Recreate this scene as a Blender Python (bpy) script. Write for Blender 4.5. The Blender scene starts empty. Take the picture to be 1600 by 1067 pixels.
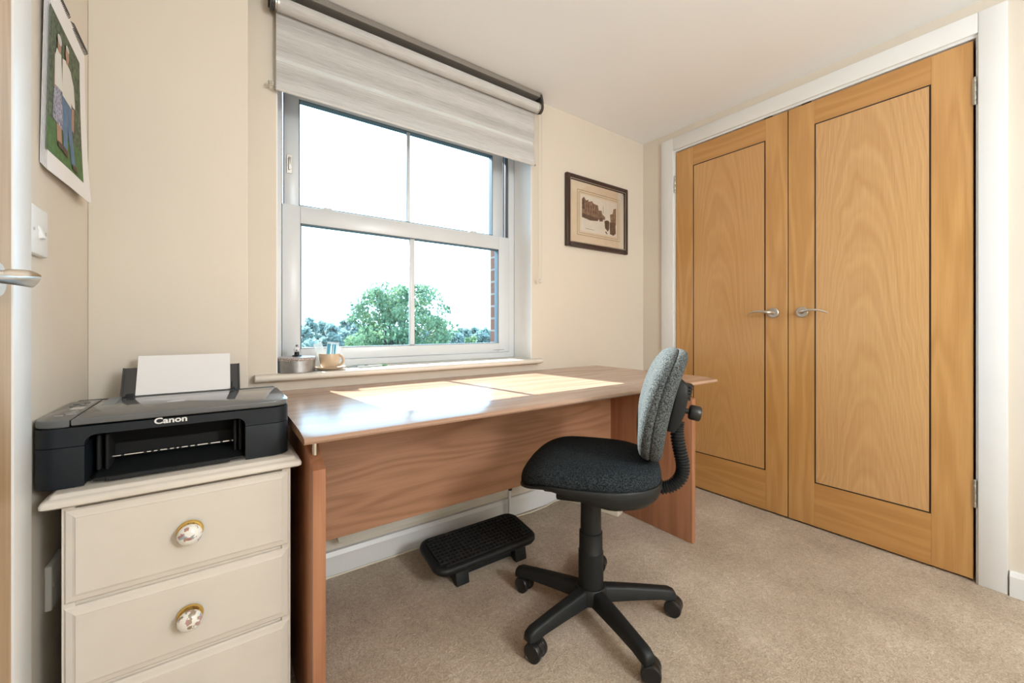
import bpy, bmesh, math, random
from mathutils import Vector, Matrix, Euler
random.seed(7)
C = bpy.context.scene.collection
sc = bpy.context.scene
PI = math.pi

# ------------------------------------------------------------------ camera
cam_d = bpy.data.cameras.new('camera')
cam = bpy.data.objects.new('camera', cam_d); C.objects.link(cam)
YAW = math.radians(35.75)
cam.location = (0, 0, 1.0)
cam.rotation_euler = (PI/2, 0, -YAW)
cam_d.sensor_fit = 'HORIZONTAL'; cam_d.sensor_width = 36.0
cam_d.lens = 36.0*637.5/1600.0
cam_d.shift_y = -(533.5-510.0)/1600.0
cam_d.clip_start = 0.02; cam_d.clip_end = 800
sc.camera = cam
# ------------------------------------------------------------------ world, sun, exposure
w = bpy.data.worlds.new('world'); sc.world = w; w.use_nodes = True
bg = w.node_tree.nodes['Background']
bg.inputs[0].default_value = (0.50, 0.80, 1.08, 1); bg.inputs[1].default_value = 7.0
sun_d = bpy.data.lights.new('sun', 'SUN'); sun_d.energy = 18.5; sun_d.angle = 0.006
sun_d.color = (1.0, 0.95, 0.89)
sun = bpy.data.objects.new('sun', sun_d); C.objects.link(sun)
sun.location = (0, 6, 6)
sun.rotation_euler = Vector((0.15, -1.0, -0.812)).to_track_quat('-Z', 'Y').to_euler()
FILL_W = 92.0
sc.view_settings.view_transform = 'Standard'; sc.view_settings.look = 'None'
sc.view_settings.gamma = 1.0; sc.view_settings.use_curve_mapping = False
sc.view_settings.exposure = 0.08
try:
    sc.cycles.use_denoising = True; sc.cycles.denoiser = 'OPENIMAGEDENOISE'
    sc.cycles.max_bounces = 10; sc.cycles.diffuse_bounces = 5; sc.cycles.transparent_max_bounces = 16
    sc.cycles.sample_clamp_indirect = 6.0; sc.cycles.caustics_reflective = False; sc.cycles.caustics_refractive = False
except Exception: pass

# ------------------------------------------------------------------ node helpers
def nmat(name):
    m = bpy.data.materials.new(name); m.use_nodes = True
    nt = m.node_tree; b = nt.nodes['Principled BSDF']
    return m, nt, b
def N(nt, t, **kw):
    n = nt.nodes.new(t)
    for k, v in kw.items(): setattr(n, k, v)
    return n
def L(nt, a, b): nt.links.new(a, b)
def ramp(nt, stops):
    r = N(nt, 'ShaderNodeValToRGB'); e = r.color_ramp.elements
    while len(e) < len(stops): e.new(0.5)
    for el, (p, c) in zip(e, stops): el.position = p; el.color = (*c, 1)
    return r
def objcoord(nt, scale=(1, 1, 1), loc=(0, 0, 0)):
    tc = N(nt, 'ShaderNodeTexCoord'); mp = N(nt, 'ShaderNodeMapping')
    mp.inputs['Scale'].default_value = scale; mp.inputs['Location'].default_value = loc
    L(nt, tc.outputs['Object'], mp.inputs['Vector']); return mp.outputs[0]
def noise(nt, vec, scale, detail=3, rough=0.5):
    n = N(nt, 'ShaderNodeTexNoise'); n.inputs['Scale'].default_value = scale
    n.inputs['Detail'].default_value = detail; n.inputs['Roughness'].default_value = rough
    L(nt, vec, n.inputs['Vector']); return n.outputs[0]
def math_(nt, op, a, b=None, c=None):
    n = N(nt, 'ShaderNodeMath', operation=op)
    for i, x in enumerate((a, b, c)):
        if x is None: continue
        if isinstance(x, (int, float)): n.inputs[i].default_value = x
        else: L(nt, x, n.inputs[i])
    return n.outputs[0]
def bump(nt, b, h, strength=0.2, dist=0.002):
    bn = N(nt, 'ShaderNodeBump'); bn.inputs['Strength'].default_value = strength; bn.inputs['Distance'].default_value = dist
    L(nt, h, bn.inputs['Height']); L(nt, bn.outputs[0], b.inputs['Normal'])
def plain(name, col, rough=0.5, metal=0.0, var=0.04, vscale=8.0, bmp=0.0, bscale=200.0, spec=None, coat=0.0):
    """a procedural material: faint mottling of the colour and optional fine bump"""
    m, nt, b = nmat(name)
    v = objcoord(nt)
    n = noise(nt, v, vscale, 4)
    r = ramp(nt, [(0.3, tuple(max(0, c*(1-var)) for c in col)), (0.7, tuple(min(1, c*(1+var)) for c in col))])
    L(nt, n, r.inputs[0]); L(nt, r.outputs[0], b.inputs['Base Color'])
    b.inputs['Roughness'].default_value = rough; b.inputs['Metallic'].default_value = metal
    if spec is not None: b.inputs['Specular IOR Level'].default_value = spec
    if coat: b.inputs['Coat Weight'].default_value = coat; b.inputs['Coat Roughness'].default_value = 0.12
    if bmp: bump(nt, b, noise(nt, v, bscale, 2), bmp, 0.001)
    return m
def wood(name, dark, light, axis, rough=0.35, fig=7.0, ofs=0.0, coat=0.0, streak=0.55, spec=0.5, rf=55.0, stretch=0.10):
    m, nt, b = nmat(name)
    s = [1.0, 1.0, 1.0]; s['XYZ'.index(axis)] = stretch
    v = objcoord(nt, tuple(s), (ofs, ofs*0.7, ofs*1.3))
    big = noise(nt, v, fig, 3, 0.55)
    rings = math_(nt, 'SINE', math_(nt, 'MULTIPLY', big, rf))
    rings = math_(nt, 'MULTIPLY_ADD', rings, 0.5, 0.5)
    s2 = [1.0, 1.0, 1.0]; s2['XYZ'.index(axis)] = 0.02
    fib = noise(nt, objcoord(nt, tuple(s2)), 260.0, 2, 0.6)
    f = math_(nt, 'ADD', math_(nt, 'MULTIPLY', rings, 1-streak), math_(nt, 'MULTIPLY', fib, streak))
    f = math_(nt, 'ADD', math_(nt, 'MULTIPLY', f, 0.75), math_(nt, 'MULTIPLY', big, 0.25))
    r = ramp(nt, [(0.15, dark), (0.75, light)]); L(nt, f, r.inputs[0])
    L(nt, r.outputs[0], b.inputs['Base Color'])
    b.inputs['Roughness'].default_value = rough; b.inputs['Specular IOR Level'].default_value = spec
    if coat: b.inputs['Coat Weight'].default_value = coat; b.inputs['Coat Roughness'].default_value = 0.18
    bump(nt, b, fib, 0.05, 0.0005)
    return m
def cathedral(name, dark, light, yc, zc, k=26.0, rough=0.3):
    """crown cut veneer: nested arches that turn into straight grain at the sides"""
    m, nt, b = nmat(name)
    v = objcoord(nt)
    sx = N(nt, 'ShaderNodeSeparateXYZ'); L(nt, v, sx.inputs[0])
    y = math_(nt, 'SUBTRACT', sx.outputs[1], yc); z = math_(nt, 'SUBTRACT', sx.outputs[2], zc)
    warp = noise(nt, objcoord(nt, (1, 1, 0.25)), 5.0, 3, 0.55)
    y = math_(nt, 'ADD', y, math_(nt, 'MULTIPLY', math_(nt, 'SUBTRACT', warp, 0.5), 0.16))
    par = math_(nt, 'ADD', math_(nt, 'MULTIPLY', z, 0.8), math_(nt, 'MULTIPLY', math_(nt, 'MULTIPLY', y, y), k))
    par = math_(nt, 'ADD', par, math_(nt, 'MULTIPLY', warp, 0.5))
    sn = math_(nt, 'MULTIPLY_ADD', math_(nt, 'SINE', math_(nt, 'MULTIPLY', par, 30.0)), 0.5, 0.5)
    sn = math_(nt, 'POWER', sn, 1.6)
    sn2 = math_(nt, 'MULTIPLY_ADD', math_(nt, 'SINE', math_(nt, 'MULTIPLY', par, 71.0)), 0.5, 0.5)
    fade = noise(nt, objcoord(nt, (1, 1, 0.5)), 4.0, 2)
    fib = noise(nt, objcoord(nt, (1, 1, 0.02)), 240.0, 2, 0.6)
    f = math_(nt, 'ADD', math_(nt, 'MULTIPLY', math_(nt, 'MULTIPLY', sn, math_(nt, 'MULTIPLY', fade, fade)), 0.50), math_(nt, 'MULTIPLY', fib, 0.55))
    f = math_(nt, 'ADD', f, math_(nt, 'MULTIPLY', sn2, 0.10))
    r = ramp(nt, [(0.12, light), (0.85, dark)]); L(nt, f, r.inputs[0])
    L(nt, r.outputs[0], b.inputs['Base Color'])
    b.inputs['Roughness'].default_value = rough; b.inputs['Coat Weight'].default_value = 0.8
    b.inputs['Coat Roughness'].default_value = 0.17
    return m
def fabric(name, c1, c2, scale=420.0):
    m, nt, b = nmat(name)
    v = objcoord(nt)
    n = noise(nt, v, scale, 3, 0.7)
    r = ramp(nt, [(0.40, c1), (0.66, c2)]); L(nt, n, r.inputs[0]); L(nt, r.outputs[0], b.inputs['Base Color'])
    b.inputs['Roughness'].default_value = 0.95; b.inputs['Specular IOR Level'].default_value = 0.15
    bump(nt, b, n, 0.5, 0.002); return m
def thin_glass(name, tint=(0.93, 0.97, 0.97)):
    m = bpy.data.materials.new(name); m.use_nodes = True; nt = m.node_tree; nt.nodes.clear()
    o = N(nt, 'ShaderNodeOutputMaterial'); mx = N(nt, 'ShaderNodeMixShader')
    t = N(nt, 'ShaderNodeBsdfTransparent'); g = N(nt, 'ShaderNodeBsdfGlossy'); fr = N(nt, 'ShaderNodeFresnel')
    t.inputs[0].default_value = (*tint, 1); g.inputs['Roughness'].default_value = 0.02; fr.inputs[0].default_value = 1.25
    L(nt, fr.outputs[0], mx.inputs[0]); L(nt, t.outputs[0], mx.inputs[1]); L(nt, g.outputs[0], mx.inputs[2]); L(nt, mx.outputs[0], o.inputs[0])
    return m
def clear_plastic(name, col, alpha):
    m, nt, b = nmat(name)
    r = ramp(nt, [(0.3, col), (0.7, tuple(min(1, c*1.08) for c in col))]); L(nt, noise(nt, objcoord(nt), 60.0), r.inputs[0])
    L(nt, r.outputs[0], b.inputs['Base Color']); b.inputs['Roughness'].default_value = 0.15; b.inputs['Alpha'].default_value = alpha
    return m

# ------------------------------------------------------------------ mesh helpers (coordinates are world metres; obj() makes them local)
def box(bm, x0, x1, y0, y1, z0, z1, bev=0.0, seg=2, M=None):
    t = bmesh.new()
    vs = [t.verts.new((x, y, z)) for x in (x0, x1) for y in (y0, y1) for z in (z0, z1)]
    for q in ((0, 1, 3, 2), (4, 6, 7, 5), (0, 4, 5, 1), (2, 3, 7, 6), (0, 2, 6, 4), (1, 5, 7, 3)):
        t.faces.new([vs[i] for i in q])
    if bev > 0:
        bmesh.ops.bevel(t, geom=list(t.edges)+list(t.verts), offset=bev, segments=seg, profile=0.5, affect='EDGES')
    merge(bm, t, M); return bm
def merge(bm, t, M=None):
    bmesh.ops.recalc_face_normals(t, faces=t.faces)
    if M is not None: bmesh.ops.transform(t, matrix=M, verts=t.verts)
    me = bpy.data.meshes.new('tmp'); t.to_mesh(me); t.free(); bm.from_mesh(me); bpy.data.meshes.remove(me)
def rings(bm, rs, cap0=True, cap1=True, closed=False, M=None):
    """skin a list of vertex rings"""
    t = bmesh.new()
    R = [[t.verts.new(p) for p in r] for r in rs]
    n = len(R[0]); m = len(R)
    for i in range(m if closed else m-1):
        a, b = R[i], R[(i+1) % m]
        for j in range(n):
            t.faces.new((a[j], a[(j+1) % n], b[(j+1) % n], b[j]))
    if cap0 and not closed: t.faces.new(R[0][::-1])
    if cap1 and not closed: t.faces.new(R[-1])
    merge(bm, t, M); return bm
def lathe(bm, prof, c=(0, 0, 0), axis='Z', n=32, M=None, cap0=True, cap1=True):
    rs = []
    for r, h in prof:
        ring = []
        for j in range(n):
            a = 2*PI*j/n; x, y = r*math.cos(a), r*math.sin(a)
            p = {'Z': (x, y, h), 'Y': (x, h, y), 'X': (h, x, y)}[axis]
            ring.append((c[0]+p[0], c[1]+p[1], c[2]+p[2]))
        rs.append(ring)
    return rings(bm, rs, cap0, cap1, M=M)
def tube(bm, pts, r, n=10, ry=None, up=(0, 0, 1), caps=True, M=None):
    """sweep a round or elliptic section; r, ry numbers or lists"""
    pts = [Vector(p) for p in pts]; rs = []
    prev = None
    for i, p in enumerate(pts):
        d = (pts[min(i+1, len(pts)-1)]-pts[max(i-1, 0)]).normalized()
        u = Vector(up) if prev is None else prev
        s = d.cross(u)
        if s.length < 1e-5: s = d.cross(Vector((1, 0, 0)))
        s.normalize(); u2 = s.cross(d).normalized(); prev = u2
        ra = r[i] if isinstance(r, (list, tuple)) else r
        rb = ra if ry is None else (ry[i] if isinstance(ry, (list, tuple)) else ry)
        rs.append([tuple(p+s*ra*math.cos(2*PI*j/n)+u2*rb*math.sin(2*PI*j/n)) for j in range(n)])
    return rings(bm, rs, caps, caps, M=M)
def prism(bm, poly, z0, z1, plane='XY', bev=0.0, M=None, seg=2):
    """extrude a 2D outline; plane XY extrudes along Z, XZ along Y, YZ along X"""
    t = bmesh.new()
    def P(a, b, h): return {'XY': (a, b, h), 'XZ': (a, h, b), 'YZ': (h, a, b)}[plane]
    lo = [t.verts.new(P(a, b, z0)) for a, b in poly]; hi = [t.verts.new(P(a, b, z1)) for a, b in poly]
    n = len(poly)
    f0 = t.faces.new(lo[::-1]); f1 = t.faces.new(hi)
    for i in range(n): t.faces.new((lo[i], lo[(i+1) % n], hi[(i+1) % n], hi[i]))
    if bev > 0:
        es = [e for e in t.edges if len(e.link_faces) == 2 and (f0 in e.link_faces or f1 in e.link_faces)]
        bmesh.ops.bevel(t, geom=es, offset=bev, segments=seg, profile=0.5, affect='EDGES')
    merge(bm, t, M); return bm
def rrect(cx, cy, hx, hy, r, n=6):
    out = []
    for (sx, sy, a0) in ((1, 1, 0), (-1, 1, PI/2), (-1, -1, PI), (1, -1, 1.5*PI)):
        for i in range(n+1):
            a = a0+PI/2*i/n
            out.append((cx+sx*(hx-r)+r*math.cos(a), cy+sy*(hy-r)+r*math.sin(a)))
    return out
def superell(hx, hy, e, n=64):
    o = []
    for j in range(n):
        a = 2*PI*j/n; c, s = math.cos(a), math.sin(a)
        o.append((hx*math.copysign(abs(c)**(2/e), c), hy*math.copysign(abs(s)**(2/e), s)))
    return o
ROOTM = {}
def mw(o):
    return ROOTM.get(o.name, Matrix.Identity(4))
def obj(name, bm, m, parent=None, smooth=True, ang=35, origin=None):
    me = bpy.data.meshes.new(name)
    if parent is not None:
        M = mw(parent); bmesh.ops.transform(bm, matrix=M.inverted(), verts=bm.verts)
    else:
        if origin is None:
            xs = [v.co.x for v in bm.verts]; ys = [v.co.y for v in bm.verts]; zs = [v.co.z for v in bm.verts]
            origin = ((min(xs)+max(xs))/2, (min(ys)+max(ys))/2, min(zs))
        M = Matrix.Translation(origin)
        bmesh.ops.transform(bm, matrix=M.inverted(), verts=bm.verts)
    bm.to_mesh(me); bm.free()
    if smooth:
        me.polygons.foreach_set('use_smooth', [True]*len(me.polygons))
        try: me.set_sharp_from_angle(angle=math.radians(ang))
        except Exception: pass
    ms = m if isinstance(m, (list, tuple)) else [m]
    for k in ms: me.materials.append(k)
    o = bpy.data.objects.new(name, me); C.objects.link(o)
    if parent is not None:
        o.parent = parent; ROOTM[o.name] = mw(parent)
    else:
        o.location = origin; ROOTM[o.name] = M
    return o
def tag(o, label=None, cat=None, group=None, kind=None):
    if label: o['label'] = label
    if cat: o['category'] = cat
    if group: o['group'] = group
    if kind: o['kind'] = kind
    return o
def thing(name, label, cat, loc=(0, 0, 0), rz=0.0, group=None, kind=None):
    o = bpy.data.objects.new(name, None); C.objects.link(o)
    o.location = loc; o.rotation_euler = (0, 0, rz); o.empty_display_size = 0.1
    ROOTM[o.name] = Matrix.Translation(loc) @ Matrix.Rotation(rz, 4, 'Z')
    return tag(o, label, cat, group, kind)
def nb(): return bmesh.new()
def struct(name, bm, m, label=None, cat=None, smooth=False):
    return tag(obj(name, bm, m, None, smooth), label, cat, kind='structure')

# ------------------------------------------------------------------ materials
M_wall = plain('cream_paint', (0.695, 0.635, 0.550), 0.75, var=0.015, vscale=2, bmp=0.04, bscale=350)
M_ceil = plain('ceiling_paint', (0.86, 0.885, 0.91), 0.8, var=0.01, vscale=2)
M_gloss = plain('white_gloss_paint', (0.76, 0.77, 0.775), 0.35, var=0.01)
M_reveal = plain('white_reveal_paint', (0.88, 0.89, 0.89), 0.6, var=0.01)
M_sill = plain('sill_paint', (0.74, 0.70, 0.63), 0.4, var=0.01)
M_upvc = plain('white_window_plastic', (0.64, 0.67, 0.70), 0.3, var=0.01)
M_gasket = plain('grey_gasket', (0.10, 0.14, 0.17), 0.5)
M_track = plain('dark_track', (0.09, 0.10, 0.11), 0.5)
M_glass = thin_glass('window_glass')
M_chrome = plain('satin_nickel', (0.62, 0.60, 0.56), 0.28, 1.0, var=0.02)
M_steel = plain('worn_steel', (0.55, 0.53, 0.48), 0.38, 1.0, var=0.05)
M_black = plain('black_plastic', (0.009, 0.011, 0.012), 0.5, var=0.1, bmp=0.05, bscale=600, spec=0.35)
M_black2 = plain('black_plastic_caster', (0.010, 0.010, 0.011), 0.35, var=0.1)
M_recess_shade = plain('painted_recess_shade', (0.004, 0.004, 0.005), 0.7)  # near-black colour paints the shade inside recesses, holes and hollows
M_charcoal = plain('charcoal_printer_shell', (0.011, 0.015, 0.020), 0.5, var=0.06, bmp=0.08, bscale=700, spec=0.3)
M_lid = plain('grey_gloss_printer_lid', (0.11, 0.115, 0.12), 0.10, var=0.05, spec=0.6)
M_logo = plain('silver_letters', (0.75, 0.75, 0.75), 0.4)
M_paper = plain('white_paper', (0.80, 0.79, 0.80), 0.8, var=0.005)
M_cab = plain('cream_drawer_paint', (0.67, 0.625, 0.56), 0.42, var=0.02, vscale=14)
M_brass = plain('brass', (0.72, 0.50, 0.16), 0.22, 1.0)
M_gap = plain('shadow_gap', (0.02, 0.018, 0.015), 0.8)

def carpet_mat():
    m, nt, b = nmat('beige_carpet')
    v = objcoord(nt)
    fine = noise(nt, v, 210.0, 3, 0.75); mid = noise(nt, v, 50.0, 3, 0.6); big = noise(nt, v, 3.2, 4, 0.6)
    f = math_(nt, 'ADD', math_(nt, 'MULTIPLY', fine, 0.60), math_(nt, 'MULTIPLY', mid, 0.22))
    f = math_(nt, 'ADD', f, math_(nt, 'MULTIPLY', big, 0.42))
    r = ramp(nt, [(0.38, (0.23, 0.165, 0.110)), (0.62, (0.52, 0.41, 0.30)), (0.79, (0.76, 0.65, 0.53))]); L(nt, f, r.inputs[0])
    L(nt, r.outputs[0], b.inputs['Base Color']); b.inputs['Roughness'].default_value = 1.0
    b.inputs['Specular IOR Level'].default_value = 0.05; b.inputs['Sheen Weight'].default_value = 0.2
    bump(nt, b, math_(nt, 'ADD', fine, math_(nt, 'MULTIPLY', mid, 1.2)), 0.9, 0.006)
    return m
M_carpet = carpet_mat()

# ------------------------------------------------------------------ room shell
XL, XR, YB, YF, ZC = -0.29, 2.40, 1.771, -1.90, 2.264
YO = 2.02            # outer face of the plastered wall
WX0, WX1, WZ0, WZ1 = 0.178, 1.410, 0.796, 2.085
struct('floor', box(nb(), XL-0.2, XR+0.2, YF-0.2, YB+0.05, -0.06, 0.0), M_carpet, 'beige short pile carpet over the whole room floor', 'carpet')
struct('ceiling', box(nb(), XL-0.2, XR+0.2, YF-0.2, YO, ZC, ZC+0.1), M_ceil, 'smooth white ceiling over the whole room', 'ceiling')
b = nb()
box(b, XL-0.2, WX0, YB, YO, 0, ZC); box(b, WX1, XR+0.2, YB, YO, 0, ZC)
box(b, WX0, WX1, YB, YO, 0, WZ0); box(b, WX0, WX1, YB, YO, WZ1, ZC)
struct('wall_back', b, M_wall, 'cream painted wall around the sash window', 'wall')
struct('wall_back_left', box(nb(), XL, 0.079, 1.585, YB, 0, ZC, 0.003, 2), M_wall, 'cream boxed out strip of wall behind the printer', 'wall', True)
# thin plaster lining of the window opening, painted white
b = nb()
box(b, WX1-0.004, WX1, YB+0.002, 1.93, 0.822, WZ1); box(b, WX0, WX0+0.004, YB+0.002, 1.93, 0.822, WZ1); box(b, WX0, WX1, YB+0.002, 1.93, WZ1-0.004, WZ1)
struct('trim_1', b, M_reveal, 'white painted reveal lining the window opening', 'window reveal')
b = nb(); box(b, XL-0.12, XL, 1.056, YB, 0, ZC); box(b, XL-0.12, XL, YF, 0.16, 0, ZC); box(b, XL-0.12, XL, 0.16, 1.056, 2.16, ZC)
struct('wall_left', b, M_wall, 'cream left wall with the calendar and light switch', 'wall')
b = nb(); box(b, XR, XR+0.12, 1.56, YB, 0, ZC); box(b, XR, XR+0.12, YF, 0.20, 0, ZC); box(b, XR, XR+0.12, 0.20, 1.56, 2.16, ZC)
struct('wall_right', b, M_wall, 'cream right wall around the double wardrobe doors', 'wall')
struct('wall_front', box(nb(), XL-0.2, XR+0.2, YF-0.1, YF, 0, ZC), M_wall, 'cream wall behind the camera', 'wall')
# skirting boards
def skirting(y0, y1, prof, x0, x1): pass
b = nb(); prism(b, [(YB, 0), (YB-0.026, 0), (YB-0.026, 0.078), (YB-0.018, 0.094), (YB, 0.094)], 0.082, XR, 'YZ')
struct('baseboard_back', b, M_gloss, 'white skirting board under the window behind the desk', 'skirting board')
b = nb(); prism(b, [(XR, 0), (XR-0.02, 0), (XR-0.02, 0.075), (XR-0.013, 0.09), (XR, 0.09)], YF, 0.150, 'XZ')
prism(b, [(XR, 0), (XR-0.02, 0), (XR-0.02, 0.075), (XR-0.013, 0.09), (XR, 0.09)], 1.622, YB-0.026, 'XZ')
struct('baseboard_right', b, M_gloss, 'white skirting board either side of the wardrobe doors', 'skirting board')
b = nb(); prism(b, [(XL, 0), (XL+0.018, 0), (XL+0.018, 0.075), (XL+0.011, 0.09), (XL, 0.09)], 1.10, 1.585, 'XZ')
struct('baseboard_left', b, M_gloss, 'white skirting board low on the left wall beside the drawers', 'skirting board')

# wardrobe architrave and lining
b = nb()
for (y0, y1, z0, z1) in ((1.532, 1.618, 0, 2.216), (0.154, 0.228, 0, 2.216), (0.228, 1.532, 2.137, 2.216)):
    box(b, XR-0.016, XR, y0, y1, z0, z1, 0.003, 2)
struct('trim_2', b, M_gloss, 'white architrave around the wardrobe doors', 'architrave', True)
b = nb()
box(b, XR-0.004, XR+0.10, 1.524, 1.56, 0, 2.16); box(b, XR-0.004, XR+0.10, 0.20, 0.234, 0, 2.16); box(b, XR-0.004, XR+0.10, 0.234, 1.524, 2.126, 2.16)
struct('trim_3', b, M_gloss, 'white frame lining just inside the wardrobe architrave', 'door frame')
# wardrobe doors
W_D, W_L = (0.44, 0.215, 0.060), (0.60, 0.335, 0.120)
M_dv = wood('veneer_upright', W_D, W_L, 'Z', 0.32, 5.0, 0.3, 0.6, 0.6)
M_dh = wood('veneer_crosswise', (0.43, 0.205, 0.055), (0.56, 0.30, 0.100), 'Y', 0.32, 5.0, 1.7, 0.6, 0.6)
M_inlay = plain('dark_inlay', (0.018, 0.010, 0.008), 0.4)
M_panel1 = cathedral('veneer_arched_far', (0.43, 0.210, 0.066), (0.62, 0.355, 0.138), 0.02, 0.35, 34.0)
M_panel2 = cathedral('veneer_arched_near', (0.44, 0.220, 0.074), (0.66, 0.405, 0.178), 0.00, 0.6, 30.0)
def lever(parent, X, yc, z, sx, sy, name='handle', long=0.118, curve=0.016, tall=1.0):
    """rose on a door face at plane X with lever; sx = outward direction, sy = direction of the lever"""
    r = nb(); lathe(r, [(0.024, 0), (0.0265, 0.0015*sx), (0.0265, 0.008*sx), (0.024, 0.0105*sx)], (X, yc, z), 'X', 40)
    rose = obj('rose', r, M_chrome, parent)
    t = nb(); pts = []; ra = []; rb = []
    path = [(0.008, 0), (0.03, 0), (0.044, 0.004), (0.052, 0.014), (0.054, 0.03)]
    for i in range(9):
        u = i/8
        path.append((0.054-0.012*u-0.006*u*u, 0.045+(long-0.045)*u))
    for i, (ox, oy) in enumerate(path):
        u = max(0, (i-3)/(len(path)-4))
        pts.append((X+sx*ox, yc+sy*oy, z+0.004*min(1, i/4)+curve*(4*u*(1-u)*0.35)-0.012*max(0, u-0.4)**1.5*2))
        ra.append([0.0095, 0.0090, 0.0075, 0.0060, 0.0048][i] if i < 5 else 0.0045-0.0018*u)
        rb.append([0.0095, 0.009, 0.0085, 0.0080, 0.0074][i] if i < 5 else (0.0068-0.0045*u**1.5)*tall)
    if tall > 1:   # broad blade folded round a tight bend
        pts, ra, rb = [], [], []
        for i in range(26):
            if i < 8: ox, oy, hz = 0.008+0.030*i/7, 0.010-0.001*i/7, 0.006
            elif i < 15:
                a = PI/2*(i-8)/6; ox, oy, hz = 0.040+0.013*math.sin(a), 0.009+0.016*(1-math.cos(a)), 0.006-0.010*(i-8)/6
            else:
                u = (i-15)/10; ox, oy, hz = 0.053-0.016*u*u, 0.030+0.085*u, -0.004-0.004*u
            pts.append((X+sx*ox, yc+sy*oy, z+hz)); ra.append(0.0021); rb.append(0.0070 if i < 3 else 0.0095-0.004*max(0, (i-16)/9))
        ra[0] = ra[1] = 0.006
    tube(t, pts, ra, 14, rb)
    return obj(name, t, M_chrome, parent)
def hinge(parent, X, y, z):
    b = nb(); zz = z
    lathe(b, [(0.0, 0), (0.005, 0.001), (0.0058, 0.003), (0.0058, 0.020), (0.0050, 0.0215), (0.0058, 0.023), (0.0058, 0.052), (0.0050, 0.0535), (0.0058, 0.055), (0.0058, 0.088), (0.0050, 0.0895),
              (0.0058, 0.091), (0.0058, 0.107), (0.0045, 0.110), (0, 0.110)], (X-0.004, y, z), 'Z', 16)
    box(b, X-0.003, X+0.001, y-0.007, y+0.007, z+0.004, z+0.106)
    return obj('hinge', b, M_steel, parent)
def wardrobe_door(name, y0, y1, iy0, iy1, mpanel, hy, lever_y, lever_dir, label, catch_y):
    d = thing(name, label, 'wardrobe door', (XR, (y0+y1)/2, 0.008), kind='structure')
    x0, x1, z0, z1 = XR, XR+0.04, 0.010, 2.120
    iz0, iz1, g = 0.226, 2.002, 0.003
    for a, c in ((y0, iy0-g), (iy1+g, y1)):
        obj('stile', box(nb(), x0, x1, a, c, z0, z1, 0.0008, 1), M_dv, d)
    obj('rail', box(nb(), x0, x1, iy0-g, iy1+g, z0, iz0-g), M_dh, d, False)
    obj('rail', box(nb(), x0, x1, iy0-g, iy1+g, iz1+g, z1), M_dh, d, False)
    obj('center_panel', box(nb(), x0, x1, iy0+g, iy1-g, iz0+g, iz1-g), mpanel, d, False)
    b = nb()
    box(b, x0+0.0002, x1, iy0-g, iy0+g, iz0-g, iz1+g); box(b, x0+0.0002, x1, iy1-g, iy1+g, iz0-g, iz1+g)
    box(b, x0+0.0002, x1, iy0+g, iy1-g, iz0-g, iz0+g); box(b, x0+0.0002, x1, iy0+g, iy1-g, iz1-g, iz1+g)
    tag(obj('inlay', b, M_inlay, d, False), 'thin dark inlay line around the panel')
    h = lever(d, XR, lever_y, 1.072, -1, lever_dir)
    hinge(d, XR, hy, 1.863); hinge(d, XR, hy, 0.293)
    b = nb(); box(b, XR-0.002, XR+0.03, catch_y-0.02, catch_y+0.02, z1, z1+0.005)
    tag(obj('catch', b, M_inlay, d, False), 'dark catch plate on the top edge')
    return d
wardrobe_door('door_2', 0.8845, 1.5195, 0.992, 1.401, M_panel1, 1.526, 0.949, 1, 'golden veneer wardrobe door nearer the window, lever pointing left', 0.975)
wardrobe_door('door_3', 0.2415, 0.8795, 0.361, 0.763, M_panel2, 0.236, 0.817, -1, 'golden veneer wardrobe door nearer the camera, lever pointing right', 0.80)
# near-black sheet behind the wardrobe doors, paints shade into the gaps
struct('wardrobe_gap_shade', box(nb(), XR+0.10, XR+0.11, 0.1, 1.6, 0, 2.2), M_gap)

# left hand room door, seen at a grazing angle
d1 = thing('door_1', 'pale wooden room door with a satin lever handle at the left edge', 'door', (XL, 0.6, 0.005), kind='structure')
M_d1 = wood('pale_door_veneer', (0.42, 0.26, 0.13), (0.60, 0.42, 0.25), 'Z', 0.4, 5.0, 2.1, 0.1, 0.6)
obj('door_leaf', box(nb(), XL-0.036, XL+0.0165, 0.19, 1.0155, 0.008, 2.12, 0.001, 1), M_d1, d1)
lever(d1, XL+0.0165, 0.936, 1.070, 1, -1, tall=1.5)
b = nb()
box(b, XL, XL+0.019, 1.018, 1.097, 0, 2.216, 0.003, 2); box(b, XL, XL+0.019, 0.09, 0.168, 0, 2.216, 0.003, 2); box(b, XL, XL+0.019, 0.168, 1.018, 2.138, 2.216, 0.003, 2)
box(b, XL-0.10, XL+0.001, 1.014, 1.056, 0, 2.16); box(b, XL-0.10, XL+0.001, 0.16, 0.188, 0, 2.16); box(b, XL-0.10, XL+0.001, 0.188, 1.014, 2.124, 2.16)
struct('trim_4', b, M_gloss, 'white architrave of the room door at the left edge', 'architrave', True)

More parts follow.
